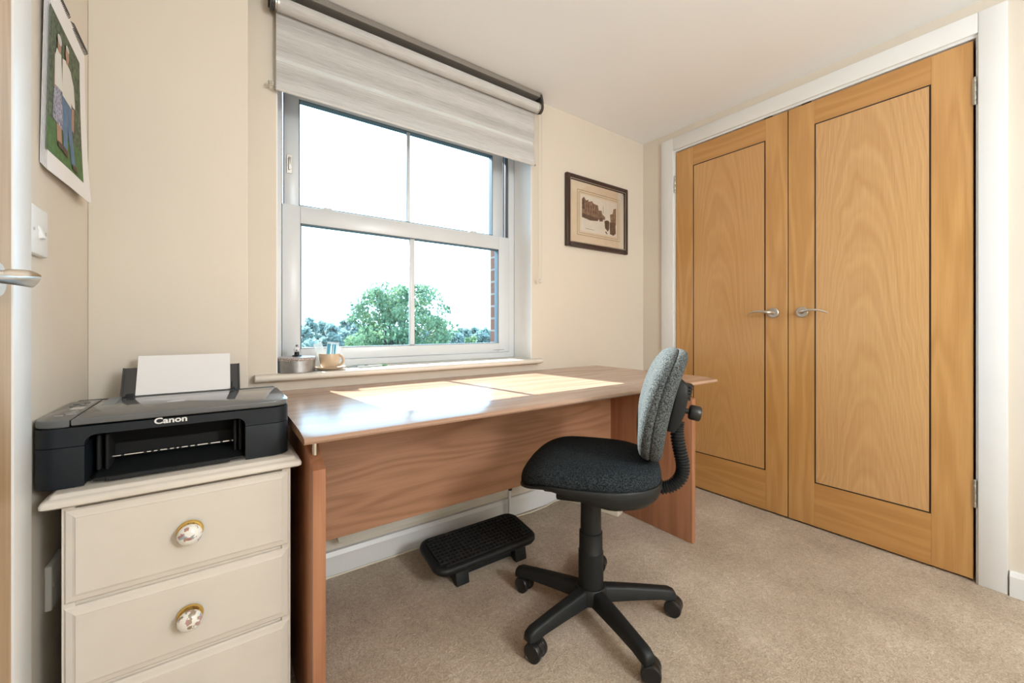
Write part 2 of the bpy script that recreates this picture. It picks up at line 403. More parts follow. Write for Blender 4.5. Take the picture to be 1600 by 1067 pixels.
# ------------------------------------------------------------------ window
b = nb(); pr = [(YO-0.09, 0.797), (1.735, 0.797)]
for i in range(7):
    a = -PI/2-PI*i/6
    pr.append((1.7315+0.0125*math.cos(a), 0.8095+0.0125*math.sin(a)))
pr += [(YO-0.09, 0.822)]
prism(b, pr[:1]+pr[1:], 0.106, 1.452, 'YZ', 0.004)
struct('trim_5', b, M_sill, 'cream window board with a rounded nose', 'window sill', True)
w1 = thing('window_1', 'white vertical sliding sash window with one glazing bar per sash', 'window', (0.79, 1.93, 0.822), kind='structure')
b = nb()
box(b, 0.180, 0.213, 1.930, 2.020, 0.823, 2.082, 0.002, 1); box(b, 1.3665, 1.4055, 1.930, 2.020, 0.823, 2.082, 0.002, 1)
box(b, 0.213, 1.3665, 1.926, 2.020, 0.823, 0.853, 0.002, 1); box(b, 0.213, 1.3665, 1.930, 2.020, 2.045, 2.082, 0.002, 1)
obj('window_frame', b, M_upvc, w1)
b = nb()
box(b, 0.2130, 0.2165, 1.940, 1.972, 1.513, 2.045); box(b, 0.2225, 0.226, 1.968, 1.974, 1.513, 2.045); box(b, 1.3545, 1.3575, 1.966, 1.974, 1.513, 2.045); box(b, 1.3625, 1.3665, 1.940, 1.966, 1.513, 2.045)
tag(obj('sash_track', b, M_track, w1, False), 'dark sliding track in the frame side')
def sash(y0, y1, X0, X1, Z0, Z1, gx0, gx1, gz0, gz1, bx0, bx1, ch=0.006):
    b = nb()
    def bar(ax0, ax1, az0, az1): box(b, ax0, ax1, y0, y1, az0, az1, 0.0025, 2)
    bar(X0, gx0, Z0, Z1); bar(gx1, X1, Z0, Z1); bar(gx0, gx1, Z0, gz0); bar(gx0, gx1, gz1, Z1)
    s = obj('sash', b, M_upvc, w1)
    b = nb(); g = 0.004; yy = y0+0.012
    box(b, gx0, gx0+g, y0+0.001, y1, gz0, gz1); box(b, gx1-g, gx1, y0+0.001, y1, gz0, gz1)
    box(b, gx0, gx1, y0+0.001, y1, gz0, gz0+g*0.7); box(b, gx0, gx1, y0+0.001, y1, gz1-g, gz1)
    tag(obj('gasket', b, M_gasket, s, False), 'dark rubber gasket around the pane')
    b = nb(); box(b, bx0, bx1, yy-0.006, yy+0.014, gz0, gz1, 0.003, 2)
    obj('glazing_bar', b, M_upvc, s)
    b = nb(); box(b, gx0+0.001, gx1-0.001, yy+0.003, yy+0.007, gz0+0.001, gz1-0.001)
    obj('pane', b, M_glass, s, False)
    return s
s_lo = sash(1.928, 1.966, 0.2145, 1.3655, 0.8545, 1.511, 0.283, 1.295, 0.906, 1.438, 0.771, 0.795)
s_up = sash(1.974, 2.010, 0.2260, 1.3545, 1.470, 2.044, 0.284, 1.284, 1.525, 1.985, 0.773, 0.790)
for x in (0.393, 1.139):
    b = nb(); box(b, x-0.032, x+0.032, 1.934, 1.962, 1.511, 1.517, 0.002, 1); box(b, x-0.018, x+0.018, 1.938, 1.958, 1.517, 1.524, 0.003, 2)
    obj('sash_lock', b, M_upvc, w1)
b = nb(); box(b, 0.236, 0.258, 1.9705, 1.974, 1.655, 1.735, 0.001, 1); box(b, 0.242, 0.252, 1.960, 1.971, 1.668, 1.722, 0.003, 2)
obj('sash_stop', b, M_chrome, w1)
b = nb(); box(b, 1.262, 1.330, 1.9265, 1.929, 0.866, 0.868); 
obj('sash_lift', b, M_track, w1, False)
# outer brick skin
def brick_mat():
    m, nt, bs = nmat('red_brick')
    v = N(nt, 'ShaderNodeTexCoord'); mp = N(nt, 'ShaderNodeMapping'); mp.inputs['Rotation'].default_value = (PI/2, 0, 0)
    L(nt, v.outputs['Object'], mp.inputs[0])
    br = N(nt, 'ShaderNodeTexBrick'); br.inputs['Color1'].default_value = (0.10, 0.035, 0.022, 1); br.inputs['Color2'].default_value = (0.13, 0.05, 0.032, 1)
    br.inputs['Mortar'].default_value = (0.20, 0.18, 0.16, 1); br.inputs['Scale'].default_value = 1.0; br.inputs['Mortar Size'].default_value = 0.006
    br.inputs['Brick Width'].default_value = 0.225; br.inputs['Row Height'].default_value = 0.075
    L(nt, mp.outputs[0], br.inputs['Vector']); L(nt, br.outputs[0], bs.inputs['Base Color']); bs.inputs['Roughness'].default_value = 0.9
    return m
M_brick = brick_mat()
b = nb(); box(b, -1.2, 0.17, 2.022, 2.14, -3, 3.2); box(b, 1.374, 3.2, 2.022, 2.14, -3, 3.2); box(b, 0.17, 1.374, 2.022, 2.14, -3, 0.78); box(b, 0.17, 1.374, 2.022, 2.14, 2.09, 3.2)
struct('wall_outside', b, M_brick, 'red brick outer skin beyond the right window edge', 'wall')

# ------------------------------------------------------------------ roller blind
def blind_mat():
    m, nt, b = nmat('blind_fabric')
    tc = N(nt, 'ShaderNodeTexCoord'); sp = N(nt, 'ShaderNodeSeparateXYZ'); L(nt, tc.outputs['Object'], sp.inputs[0])
    st = noise(nt, objcoord(nt, (0.035, 1, 1)), 330.0, 4, 0.65)
    st2 = noise(nt, objcoord(nt, (0.02, 1, 1)), 45.0, 3, 0.6)
    bands = math_(nt, 'MULTIPLY_ADD', math_(nt, 'SINE', math_(nt, 'MULTIPLY', sp.outputs[2], 2*PI/0.094)), 0.5, 0.5)
    f = math_(nt, 'ADD', math_(nt, 'MULTIPLY', st, 0.62), math_(nt, 'MULTIPLY', st2, 0.25)); f = math_(nt, 'ADD', f, math_(nt, 'MULTIPLY', bands, 0.13))
    r = ramp(nt, [(0.30, (0.47, 0.46, 0.455)), (0.72, (0.80, 0.80, 0.80))]); L(nt, f, r.inputs[0])
    L(nt, r.outputs[0], b.inputs['Base Color']); b.inputs['Roughness'].default_value = 0.9; b.inputs['Specular IOR Level'].default_value = 0.1
    tr = N(nt, 'ShaderNodeBsdfTranslucent'); L(nt, r.outputs[0], tr.inputs[0]); mx = N(nt, 'ShaderNodeMixShader'); mx.inputs[0].default_value = 0.18
    L(nt, b.outputs[0], mx.inputs[1]); L(nt, tr.outputs[0], mx.inputs[2]); L(nt, mx.outputs[0], nt.nodes['Material Output'].inputs[0])
    return m
def sheer_mat():
    m, nt, b = nmat('sheer_band_fabric')
    r = ramp(nt, [(0.3, (0.93, 0.94, 0.94)), (0.7, (0.96, 0.97, 0.97))]); L(nt, noise(nt, objcoord(nt, (0.05, 1, 1)), 300.0), r.inputs[0]); L(nt, r.outputs[0], b.inputs['Base Color'])
    tr = N(nt, 'ShaderNodeBsdfTranslucent'); L(nt, r.outputs[0], tr.inputs[0]); mx = N(nt, 'ShaderNodeMixShader'); mx.inputs[0].default_value = 0.55
    L(nt, b.outputs[0], mx.inputs[1]); L(nt, tr.outputs[0], mx.inputs[2]); L(nt, mx.outputs[0], nt.nodes['Material Output'].inputs[0])
    return m
M_blind, M_sheer = blind_mat(), sheer_mat()
M_rail = plain('taupe_rail', (0.24, 0.22, 0.20), 0.4, var=0.02)
M_darkmetal = plain('dark_bracket', (0.035, 0.034, 0.034), 0.4)
bl = thing('roller_blind', 'grey striped roller blind half lowered over the sash window', 'blind', (0.79, 1.742, 1.88))
obj('head_rail', box(nb(), 0.150, 1.428, 1.700, 1.768, 2.238, 2.262, 0.002, 1), M_rail, bl)
b = nb(); box(b, 0.150, 1.424, 1.748, 1.768, 2.19, 2.238, 0.002, 1)  # dark plate added to paint the shadow gap above the roll
tag(obj('gap_shade_plate', b, M_darkmetal, bl), 'dark plate painting the shadow gap above the roll')
b = nb(); lathe(b, [(0.0255, 0.172), (0.0255, 1.402)], (0, 1.716, 2.184), 'X', 40)
obj('roll', b, M_blind, bl)
for x0, x1 in ((0.150, 0.166), (1.408, 1.428)):
    b = nb(); prism(b, [(1.768, 2.262), (1.768, 2.19), (1.74, 2.165)]+[(1.716+0.028*math.cos(a), 2.184+0.028*math.sin(a)) for a in [-PI/2-PI/2*i/6 for i in range(7)]]+[(1.690, 2.215), (1.702, 2.262)], x0+0.004, x1, 'YZ', 0.001)
    br_ = obj('bracket', b, M_darkmetal, bl)
    b = nb(); xx = x0 if x0 > 1 else x1
    lathe(b, [(0.0, -0.010), (0.024, -0.010), (0.024, -0.004), (0.028, -0.003), (0.028, 0.003), (0.0, 0.003)], (xx-0.002 if x0 > 1 else xx+0.012, 1.716, 2.184), 'X', 32)
    tag(obj('end_cap', b, M_chrome, br_), 'grey end cap of the roll')
def sheet(x0, x1, y, z0, z1, t=0.0012, n=30, amp=0.0):
    b = nb(); rs = []
    for i in range(n+1):
        z = z0+(z1-z0)*i/n; yy = y+amp*math.sin(i/n*PI)
        rs.append([(x0, yy, z), (x1, yy, z), (x1, yy+t, z), (x0, yy+t, z)])
    return rings(b, rs)
obj('fabric', sheet(0.174, 1.402, 1.7405, 2.003, 2.188), M_blind, bl, False)
obj('fabric', sheet(0.174, 1.402, 1.7405, 1.886, 1.990), M_blind, bl, False)
tag(obj('sheer_band', sheet(0.174, 1.395, 1.7398, 1.989, 2.003, 0.0006, 2), M_sheer, bl, False), 'bright see-through band across the blind')
b = nb(); box(b, 0.172, 1.404, 1.736, 1.746, 1.878, 1.889, 0.003, 2)
obj('bottom_bar', b, plain('blind_bottom_bar', (0.62, 0.61, 0.60), 0.5), bl)
for x in (0.168, 1.404):
    b = nb(); lathe(b, [(0.0, 0), (0.005, 0), (0.005, 0.006), (0, 0.006)], (x, 1.741, 1.8835), 'X', 12)
    obj('bar_end', b, M_rail, bl)
b = nb(); box(b, 0.148, 0.166, 1.728, 1.740, 1.884, 1.902, 0.002, 1); box(b, 0.150, 0.158, 1.722, 1.7285, 1.888, 1.898, 0.001, 1); lathe(b, [(0.005, 1.722), (0.005, 1.738)], (0.160, 0, 1.893), 'Y', 12)
obj('chain_clip', b, M_steel, bl)
M_cord = plain('beaded_cord', (0.66, 0.62, 0.55), 0.5)
b = nb()
for x in (1.424, 1.444):
    for i in range(96):
        z = 1.268+i*0.00965
        lathe(b, [(0.0008, z), (0.0023, z+0.002), (0.0023, z+0.005), (0.0008, z+0.007), (0.0008, z+0.00965)], (x, 1.727, 0), 'Z', 6)
lo = [(1.434-0.010*math.cos(PI*i/10), 1.727, 1.268-0.014*math.sin(PI*i/10)) for i in range(11)]
tube(b, lo, 0.0015, 6)
ch = obj('pull_chain', b, M_cord, bl)
b = nb(); lathe(b, [(0, -0.012), (0.007, -0.009), (0.0095, 0), (0.007, 0.009), (0, 0.012)], (1.434, 1.727, 1.250), 'Z', 16)
obj('chain_weight', b, M_cord, ch)

# ------------------------------------------------------------------ framed picture
pic = thing('framed_picture', 'small sepia street picture in a dark frame right of the window', 'picture', (1.933, YB, 1.476))
px0, px1, pz0, pz1 = 1.656, 2.209, 1.476, 1.907
M_frame = plain('dark_brown_frame', (0.035, 0.016, 0.011), 0.35, var=0.15)
M_silver = plain('silver_slip', (0.45, 0.42, 0.38), 0.3, 0.8)
M_mount = plain('tan_mount', (0.76, 0.61, 0.44), 0.85, var=0.03, vscale=20)
M_sepia_l = plain('sepia_sky', (0.80, 0.72, 0.62), 0.6, var=0.04, vscale=30)
M_sepia_d = plain('sepia_dark', (0.085, 0.045, 0.03), 0.6, var=0.5, vscale=60)
M_sepia_m = plain('sepia_mid', (0.22, 0.13, 0.085), 0.6, var=0.5, vscale=45)
def frame4(b, x0, x1, z0, z1, wd, y0, y1, bev=0.0):
    box(b, x0, x0+wd, y0, y1, z0, z1, bev, 2); box(b, x1-wd, x1, y0, y1, z0, z1, bev, 2)
    box(b, x0+wd, x1-wd, y0, y1, z0, z0+wd, bev, 2); box(b, x0+wd, x1-wd, y0, y1, z1-wd, z1, bev, 2)
b = nb(); frame4(b, px0, px1, pz0, pz1, 0.032, YB-0.022, YB, 0.003); obj('frame', b, M_frame, pic)
b = nb(); frame4(b, px0+0.026, px1-0.026, pz0+0.026, pz1-0.026, 0.004, YB-0.0232, YB-0.0215); tag(obj('slip_line', b, M_silver, pic, False), 'thin silver line inside the frame')
obj('mount', box(nb(), px0+0.03, px1-0.03, YB-0.012, YB-0.002, pz0+0.03, pz1-0.03), M_mount, pic, False)
qx0, qx1, qz0, qz1 = 1.778, 2.106, 1.579, 1.801
b = nb(); frame4(b, qx0-0.030, qx1+0.030, qz0-0.026, qz1+0.026, 0.003, YB-0.0126, YB-0.0118); frame4(b, qx0-0.015, qx1+0.015, qz0-0.013, qz1+0.013, 0.0022, YB-0.0126, YB-0.0118)
obj('mount_line', b, plain('mount_ink', (0.33, 0.22, 0.10), 0.8), pic, False)
ph = obj('street_photo', box(nb(), qx0, qx1, YB-0.0128, YB-0.011, qz0, qz1), M_sepia_l, pic, False)
def flat(polys, y, sc_=(1, 1), fx=None):
    b = nb()
    for p in polys:
        prism(b, [(qx0+(qx1-qx0)*u, qz0+(qz1-qz0)*v) for u, v in p], y-0.0002, y, 'XZ')
    return b
yq = YB-0.0128
obj('printed_houses', flat([[(0.03, 0.40), (0.03, 0.88), (0.08, 0.95), (0.14, 0.86), (0.2, 0.9), (0.2, 0.84), (0.30, 0.88), (0.34, 0.82), (0.46, 0.80), (0.48, 0.66), (0.56, 0.68), (0.58, 0.58), (0.66, 0.52), (0.66, 0.44), (0.46, 0.40), (0.25, 0.36)],
                     [(0.82, 0.35), (0.80, 0.62), (0.88, 0.66), (0.90, 0.80), (0.98, 0.84), (0.98, 0.35)]], yq, None), M_sepia_m, ph, False)
dk = [[(0.03, 0.38), (0.03, 0.50), (0.20, 0.47), (0.46, 0.43), (0.46, 0.36), (0.25, 0.33)], [(0.66, 0.20), (0.64, 0.40), (0.72, 0.44), (0.78, 0.42), (0.78, 0.20), (0.74, 0.12)],
      [(0.80, 0.06), (0.79, 0.40), (0.96, 0.42), (0.97, 0.10), (0.9, 0.03)], [(0.5, 0.36), (0.5, 0.46), (0.58, 0.47), (0.60, 0.38)], [(0.03, 0.62), (0.03, 0.86), (0.09, 0.88), (0.10, 0.60)]]
for i in range(5):
    u = 0.13+i*0.065; dk.append([(u, 0.55), (u, 0.63), (u+0.022, 0.63), (u+0.022, 0.55)]); dk.append([(u, 0.68), (u, 0.76), (u+0.022, 0.755), (u+0.022, 0.675)])
dk.append([(0.60, 0.6), (0.60, 0.82), (0.607, 0.82), (0.607, 0.6)]); dk.append([(0.66, 0.10), (0.70, 0.04), (0.73, 0.04), (0.69, 0.12)])
obj('printed_shadows', flat(dk, yq-0.0002, None), M_sepia_d, ph, False)
b = nb(); box(b, qx0+0.04, qx0+0.12, yq-0.0002, yq, qz0+0.018, qz0+0.020)
obj('printed_caption', b, M_sepia_m, ph, False)
obj('picture_glass', box(nb(), px0+0.03, px1-0.03, YB-0.0175, YB-0.0165, pz0+0.03, pz1-0.03), thin_glass('picture_glass', (1, 1, 1)), pic, False)

# ------------------------------------------------------------------ calendar, switch, socket on the left wall
cal = thing('wall_calendar', 'spiral bound calendar with a photo of two people on the left wall', 'calendar', (XL, 1.35, 1.317))
cy0, cy1, cz0, cz1 = 1.212, 1.497, 1.317, 1.702
def curl(y, z, lift):
    u = (y-cy0)/(cy1-cy0); v = (cz1-z)/(cz1-cz0)
    return XL+lift+0.0012+0.0065*(1-u)*(1-v)+0.012*v*v*u*u+0.004*math.sin(PI*u)*v*v
def page(lift, y0, y1, z0, z1, ny=14, nz=16, shrink=0.0, thick=0.0008):
    b = nb(); t = bmesh.new(); g = {}
    for k in range(2):
        for i in range(ny+1):
            for j in range(nz+1):
                y = y0+(y1-y0)*i/ny; z = z0+(z1-z0)*j/nz
                g[k, i, j] = t.verts.new((curl(y, z, lift)+(thick if k else 0), y, z))
    for i in range(ny):
        for j in range(nz):
            t.faces.new((g[0, i, j], g[0, i+1, j], g[0, i+1, j+1], g[0, i, j+1])); t.faces.new((g[1, i, j], g[1, i, j+1], g[1, i+1, j+1], g[1, i+1, j]))
    for i in range(ny):
        for j in (0, nz): t.faces.new((g[0, i, j], g[0, i+1, j], g[1, i+1, j], g[1, i, j]))
    for j in range(nz):
        for i in (0, ny): t.faces.new((g[0, i, j], g[0, i, j+1], g[1, i, j+1], g[1, i, j]))
    merge(b, t); return b
for k in range(6):
    e = 0.0022*k
    obj('page', page(0.0004+0.0016*k, cy0-0.004+0.001*k, cy1-0.002*(5-k)*0.5, cz0+0.010-0.002*k, cz1), M_paper, cal)
LP = 0.0004+0.0016*5+0.0009
def wallpatch(name, polys, lift, m, par):
    """printed patches that follow the curl of the page; polys in (u,v) of the photo"""
    if len(polys) < 9 and len(polys) > 1:
        for p in polys: o_ = wallpatch(name, [p], lift, m, par)
        return o_
    b = nb(); t = bmesh.new()
    for p in polys:
        vs = [t.verts.new((curl(fy0+(fy1-fy0)*u, fz0+(fz1-fz0)*v, lift), fy0+(fy1-fy0)*u, fz0+(fz1-fz0)*v)) for u, v in p]
        f = t.faces.new(vs)
    bmesh.ops.triangulate(t, faces=t.faces)
    merge(b, t)
    bmesh.ops.solidify(b, geom=b.faces, thickness=0.0001)
    return obj(name, b, m, par, False)
fy0, fy1, fz0, fz1 = 1.205, 1.442, 1.356, 1.650
M_hedge = plain('printed_hedge', (0.075, 0.10, 0.055), 0.7, var=0.75, vscale=110)
M_lawn = plain('printed_lawn', (0.07, 0.15, 0.04), 0.7, var=0.25, vscale=60)
M_skin = plain('printed_skin', (0.42, 0.24, 0.17), 0.7); M_shirt = plain('printed_shirt', (0.68, 0.67, 0.63), 0.7)
M_jean = plain('printed_jeans', (0.10, 0.17, 0.28), 0.7, var=0.2, vscale=50); M_skirt = plain('printed_skirt', (0.28, 0.28, 0.36), 0.7, var=0.7, vscale=160)
M_hair = plain('printed_hair', (0.55, 0.53, 0.52), 0.7); M_shoe = plain('printed_shoe', (0.09, 0.05, 0.03), 0.7)
def grid_patch(u0, u1, v0, v1, n=10):
    return [[(u0+(u1-u0)*i/n, v0+(v1-v0)*j/n), (u0+(u1-u0)*(i+1)/n, v0+(v1-v0)*j/n), (u0+(u1-u0)*(i+1)/n, v0+(v1-v0)*(j+1)/n), (u0+(u1-u0)*i/n, v0+(v1-v0)*(j+1)/n)] for i in range(n) for j in range(n)]
photo = wallpatch('photo', grid_patch(0, 1, 0.24, 1), LP, M_hedge, cal)
wallpatch('printed_lawn', grid_patch(0, 1, 0, 0.24), LP, M_lawn, photo)
E_ = 0.0006
def oval(cu, cv, ru, rv, n=14): return [(cu+ru*math.cos(2*PI*i/n), cv+rv*math.sin(2*PI*i/n)) for i in range(n)]
wallpatch('printed_skirt', [[(0.15, 0.50), (0.34, 0.52), (0.42, 0.24), (0.12, 0.26)]], LP+E_, M_skirt, photo)
wallpatch('printed_limb', [[(0.22, 0.25), (0.34, 0.25), (0.36, 0.12), (0.24, 0.12)], [(0.66, 0.50), (0.74, 0.52), (0.72, 0.33), (0.65, 0.33)], [(0.13, 0.72), (0.19, 0.72), (0.19, 0.5), (0.14, 0.48)]], LP+E_, M_skin, photo)
wallpatch('printed_trousers', [[(0.36, 0.50), (0.64, 0.53), (0.66, 0.30), (0.74, 0.06), (0.62, 0.05), (0.53, 0.30), (0.50, 0.10), (0.40, 0.11)]], LP+E_, M_jean, photo)
wallpatch('printed_shirt', [[(0.15, 0.50), (0.14, 0.70), (0.19, 0.775), (0.32, 0.775), (0.37, 0.52)], [(0.36, 0.50), (0.36, 0.77), (0.46, 0.795), (0.62, 0.775), (0.73, 0.70), (0.77, 0.53), (0.68, 0.52), (0.64, 0.54), (0.64, 0.49)]], LP+2*E_, M_shirt, photo)
wallpatch('printed_face', [oval(0.25, 0.815, 0.055, 0.05), oval(0.50, 0.85, 0.06, 0.055), [(0.47, 0.78), (0.53, 0.78), (0.53, 0.82), (0.47, 0.82)]], LP+3*E_, M_skin, photo)
wallpatch('printed_hair', [oval(0.245, 0.855, 0.065, 0.035), oval(0.495, 0.895, 0.055, 0.022)], LP+4*E_, M_hair, photo)
wallpatch('printed_shoe', [[(0.62, 0.06), (0.74, 0.06), (0.80, 0.02), (0.64, 0.02)], [(0.38, 0.13), (0.50, 0.12), (0.50, 0.07), (0.38, 0.08)], [(0.24, 0.13), (0.37, 0.13), (0.38, 0.09), (0.25, 0.09)]], LP+3*E_, M_shoe, photo)
M_wire = plain('spiral_wire', (0.12, 0.12, 0.12), 0.35, 0.8)
for k0, k1 in ((0, 20), (26, 46)):
    b = nb(); rs = [(XL+0.010, cy0+0.008+(cy1-cy0-0.016)*k0/45, cz1), ]
    hel = []
    for i in range((k1-k0)*10+1):
        a = 2*PI*i/10; y = cy0+0.008+(cy1-cy0-0.016)*(k0+i/10)/46
        hel.append((XL+0.010+0.0075*math.cos(a), y, cz1+0.001+0.0075*math.sin(a)))
    tube(b, hel, 0.0009, 5, up=(0, 1, 0)); obj('spiral_binding', b, M_wire, cal)
for k in ():
    tube(b, [(XL+0.010+0.0075*math.cos(a), y+0.0006*a, cz1+0.001+0.0075*math.sin(a)) for a in [2*PI*i/12 for i in range(13)]], 0.0009, 5)

b = nb(); tube(b, [(XL+0.010, 1.325, cz1+0.004), (XL+0.008, 1.335, cz1+0.014), (XL+0.005, 1.345, cz1+0.020), (XL+0.008, 1.355, cz1+0.014), (XL+0.010, 1.365, cz1+0.004)], 0.0012, 6)
obj('hanger', b, M_wire, cal)

sw = thing('light_switch', 'white single light switch beside the room door frame', 'light switch', (XL, 1.170, 1.137))
b = nb(); box(b, XL, XL+0.011, 1.124, 1.216, 1.137, 1.229, 0.0025, 3); obj('plate', b, M_gloss, sw)
b = nb(); prism(b, [(XL+0.010, 1.197), (XL+0.010, 1.168), (XL+0.019, 1.170)], 1.162, 1.178, 'XZ', 0.0006); obj('rocker', b, M_gloss, sw)
for y in (1.138, 1.202):
    b = nb(); lathe(b, [(0.003, 0), (0.003, 0.0012), (0, 0.0016)], (XL+0.011, y, 1.183), 'X', 12); obj('screw', b, M_steel, sw)
so = thing('wall_socket', 'white wall socket low on the left wall behind the drawers', 'socket', (XL, 1.285, 0.41))
b = nb(); box(b, XL, XL+0.011, 1.240, 1.332, 0.412, 0.504, 0.0025, 3); obj('plate', b, M_gloss, so)
for y in (1.254, 1.318):
    b = nb(); lathe(b, [(0.003, 0), (0.003, 0.0012), (0, 0.0016)], (XL+0.011, y, 0.458), 'X', 12); obj('screw', b, M_steel, so)

# ------------------------------------------------------------------ chest of drawers
cb = thing('chest_of_drawers', 'cream painted chest of drawers with floral china knobs under the printer', 'chest of drawers', (-0.05, 1.34, 0))
cx0, cx1, cyf, cyb, ct = -0.241, 0.143, 1.126, 1.540, 0.660
b = nb(); box(b, cx0, cx0+0.018, cyf, cyb, 0.0, ct-0.0005); box(b, cx1-0.018, cx1, cyf, cyb, 0.0, ct-0.0005); box(b, cx0+0.018, cx1-0.018, cyb-0.01, cyb, 0.0, ct-0.0005)
box(b, cx0+0.018, cx1-0.018, cyf+0.006, cyb-0.01, 0.0, 0.085)
for z in (0.467, 0.293, 0.120): box(b, cx0+0.018, cx1-0.018, cyf+0.006, cyb-0.01, z-0.004, z+0.004)
obj('carcass', b, M_cab, cb, False)
b = nb(); rs = []
pr = [(0.000, 0.660), (0.0135, 0.6605), (0.0185, 0.664), (0.019, 0.670), (0.0165, 0.6755), (0.012, 0.6775), (0.0085, 0.679), (0.0065, 0.6835), (0.003, 0.6855)]
for o, z in pr:
    rs.append([(x, y, z) for x, y in rrect((cx0+cx1)/2-0.002, (cyf+cyb)/2-0.0005, (cx1-cx0)/2+0.005+o, (cyb-cyf)/2+0.005+o, 0.006, 4)])
rings(b, rs); obj('top', b, M_cab, cb, ang=50)
def floral():
    m, nt, b_ = nmat('floral_porcelain')
    v = objcoord(nt)
    base = (0.80, 0.79, 0.74)
    vor = N(nt, 'ShaderNodeTexVoronoi'); vor.inputs['Scale'].default_value = 105.0; L(nt, v, vor.inputs['Vector'])
    n1 = noise(nt, v, 75.0, 3)
    r = ramp(nt, [(0.0, (0.35, 0.16, 0.14)), (0.35, (0.52, 0.34, 0.34)), (0.60, (0.22, 0.20, 0.08)), (0.80, (0.35, 0.42, 0.50))])
    L(nt, vor.outputs['Color'], r.inputs[0])
    mask = math_(nt, 'GREATER_THAN', n1, 0.555)
    mx = N(nt, 'ShaderNodeMix', data_type='RGBA'); L(nt, mask, mx.inputs[0]); mx.inputs[6].default_value = (*base, 1); L(nt, r.outputs[0], mx.inputs[7])
    L(nt, mx.outputs[2], b_.inputs['Base Color']); b_.inputs['Roughness'].default_value = 0.12; b_.inputs['Coat Weight'].default_value = 0.5
    return m
M_china = floral()
for k, (z0, z1) in enumerate(((0.471, 0.651), (0.297, 0.463), (0.124, 0.289))):
    b = nb(); x0, x1 = cx0+0.003, cx1-0.003
    rs = []
    for (ins, y) in ((0.0, cyf+0.012), (0.0, cyf), (0.003, cyf-0.003), (0.012, cyf-0.0045), (0.0165, cyf-0.006), (0.0168, cyf-0.0075)):
        rs.append([(x, y, z) for x, z in ((x0+ins, z0+ins), (x1-ins, z0+ins), (x1-ins, z1-ins), (x0+ins, z1-ins))])
    rings(b, rs); dr = obj('drawer', b, M_cab, cb, ang=4)
    zc = (z0+z1)/2; xc = -0.049
    b = nb(); lathe(b, [(0.006, 0), (0.0215, -0.001), (0.0235, -0.004), (0.0215, -0.008), (0.012, -0.010), (0.010, -0.018)], (xc, cyf-0.0075, zc), 'Y', 32)
    kb = tag(obj('knob_plate', b, M_brass, dr), 'round brass backplate')
    b = nb(); lathe(b, [(0.009, -0.014), (0.017, -0.017), (0.0215, -0.022), (0.0215, -0.027), (0.018, -0.033), (0.010, -0.037), (0.0, -0.0385)], (xc, cyf-0.0075, zc), 'Y', 32)
    tag(obj('knob', b, M_china, dr), 'white china knob painted with flowers')

# ------------------------------------------------------------------ printer
PZ = 0.686
pt = thing('printer', 'black inkjet printer on the chest of drawers holding blank paper', 'printer', (-0.07, 1.29, PZ))
ax0, ax1, ay0, ay1 = -0.286, 0.143, 1.143, 1.432
ox0, ox1, oz1 = -0.214, 0.052, 0.786
def prbody(z0, z1, ins=0.0, r=0.035, bev=0.002):
    b = nb(); prism(b, rrect((ax0+ax1)/2, (ay0+ay1)/2, (ax1-ax0)/2-ins, (ay1-ay0)/2-ins, r, 8), z0, z1, 'XY', bev); return b
# front shell as two cheeks, a bridge over the mouth and the rear block
def cheek(x0, x1, left):
    poly = []
    r = 0.032
    if left:
        poly = [(x1, ay0), (x1, ay0+0.14), (x0, ay0+0.14)]+[(x0+r-r*math.cos(a), ay0+r-r*math.sin(a)) for a in [PI/2*i/8 for i in range(9)]]
    else:
        poly = [(x0, ay0+0.14), (x0, ay0)]+[(x1-r+r*math.sin(a), ay0+r-r*math.cos(a)) for a in [PI/2*i/8 for i in range(9)]]+[(x1, ay0+0.14)]
    return poly
b = nb()
prism(b, cheek(ax0, ox0, True), PZ+0.001, 0.765, 'XY', 0.001); prism(b, cheek(ox1, ax1, False), PZ+0.001, 0.765, 'XY', 0.001)
box(b, ax0+0.001, ax1-0.001, ay0+0.14, ay1, PZ+0.001, 0.765, 0.004, 2)
obj('lower_shell', b, M_charcoal, pt)
b = nb()
poly = [(ax0+0.0325, 0.803), (ax0+0.0325, 0.7665), (ox0, 0.7665)]
rr_ = 0.018
poly += [(ox0+rr_-rr_*math.cos(a), oz1-rr_+rr_*math.sin(a)) for a in [PI/2*i/6 for i in range(7)]][1:] if False else [(ox0+rr_-rr_*math.cos(a), 0.768+rr_*math.sin(a)) for a in [PI/2*i/6 for i in range(7)]]
poly += [(ox1-rr_+rr_*math.sin(a), 0.768+rr_*math.cos(a)) for a in [PI/2*i/6 for i in range(7)]]
poly += [(ox1, 0.7665), (ax1-0.0325, 0.7665), (ax1-0.0325, 0.803)]
prism(b, poly, ay0, ay0+0.032, 'XZ')
for left in (True, False):
    p = cheek(ax0, ax0+0.0325, True) if left else cheek(ax1-0.0325, ax1, False)
    prism(b, p, 0.7665, 0.803, 'XY')
box(b, ax0+0.001, ax1-0.001, ay0+0.14, ay1, 0.7665, 0.803, 0.003, 2)
box(b, ax0+0.03, ax1-0.03, ay0+0.03, ay0+0.15, 0.79, 0.803)
up = obj('upper_shell', b, M_charcoal, pt)
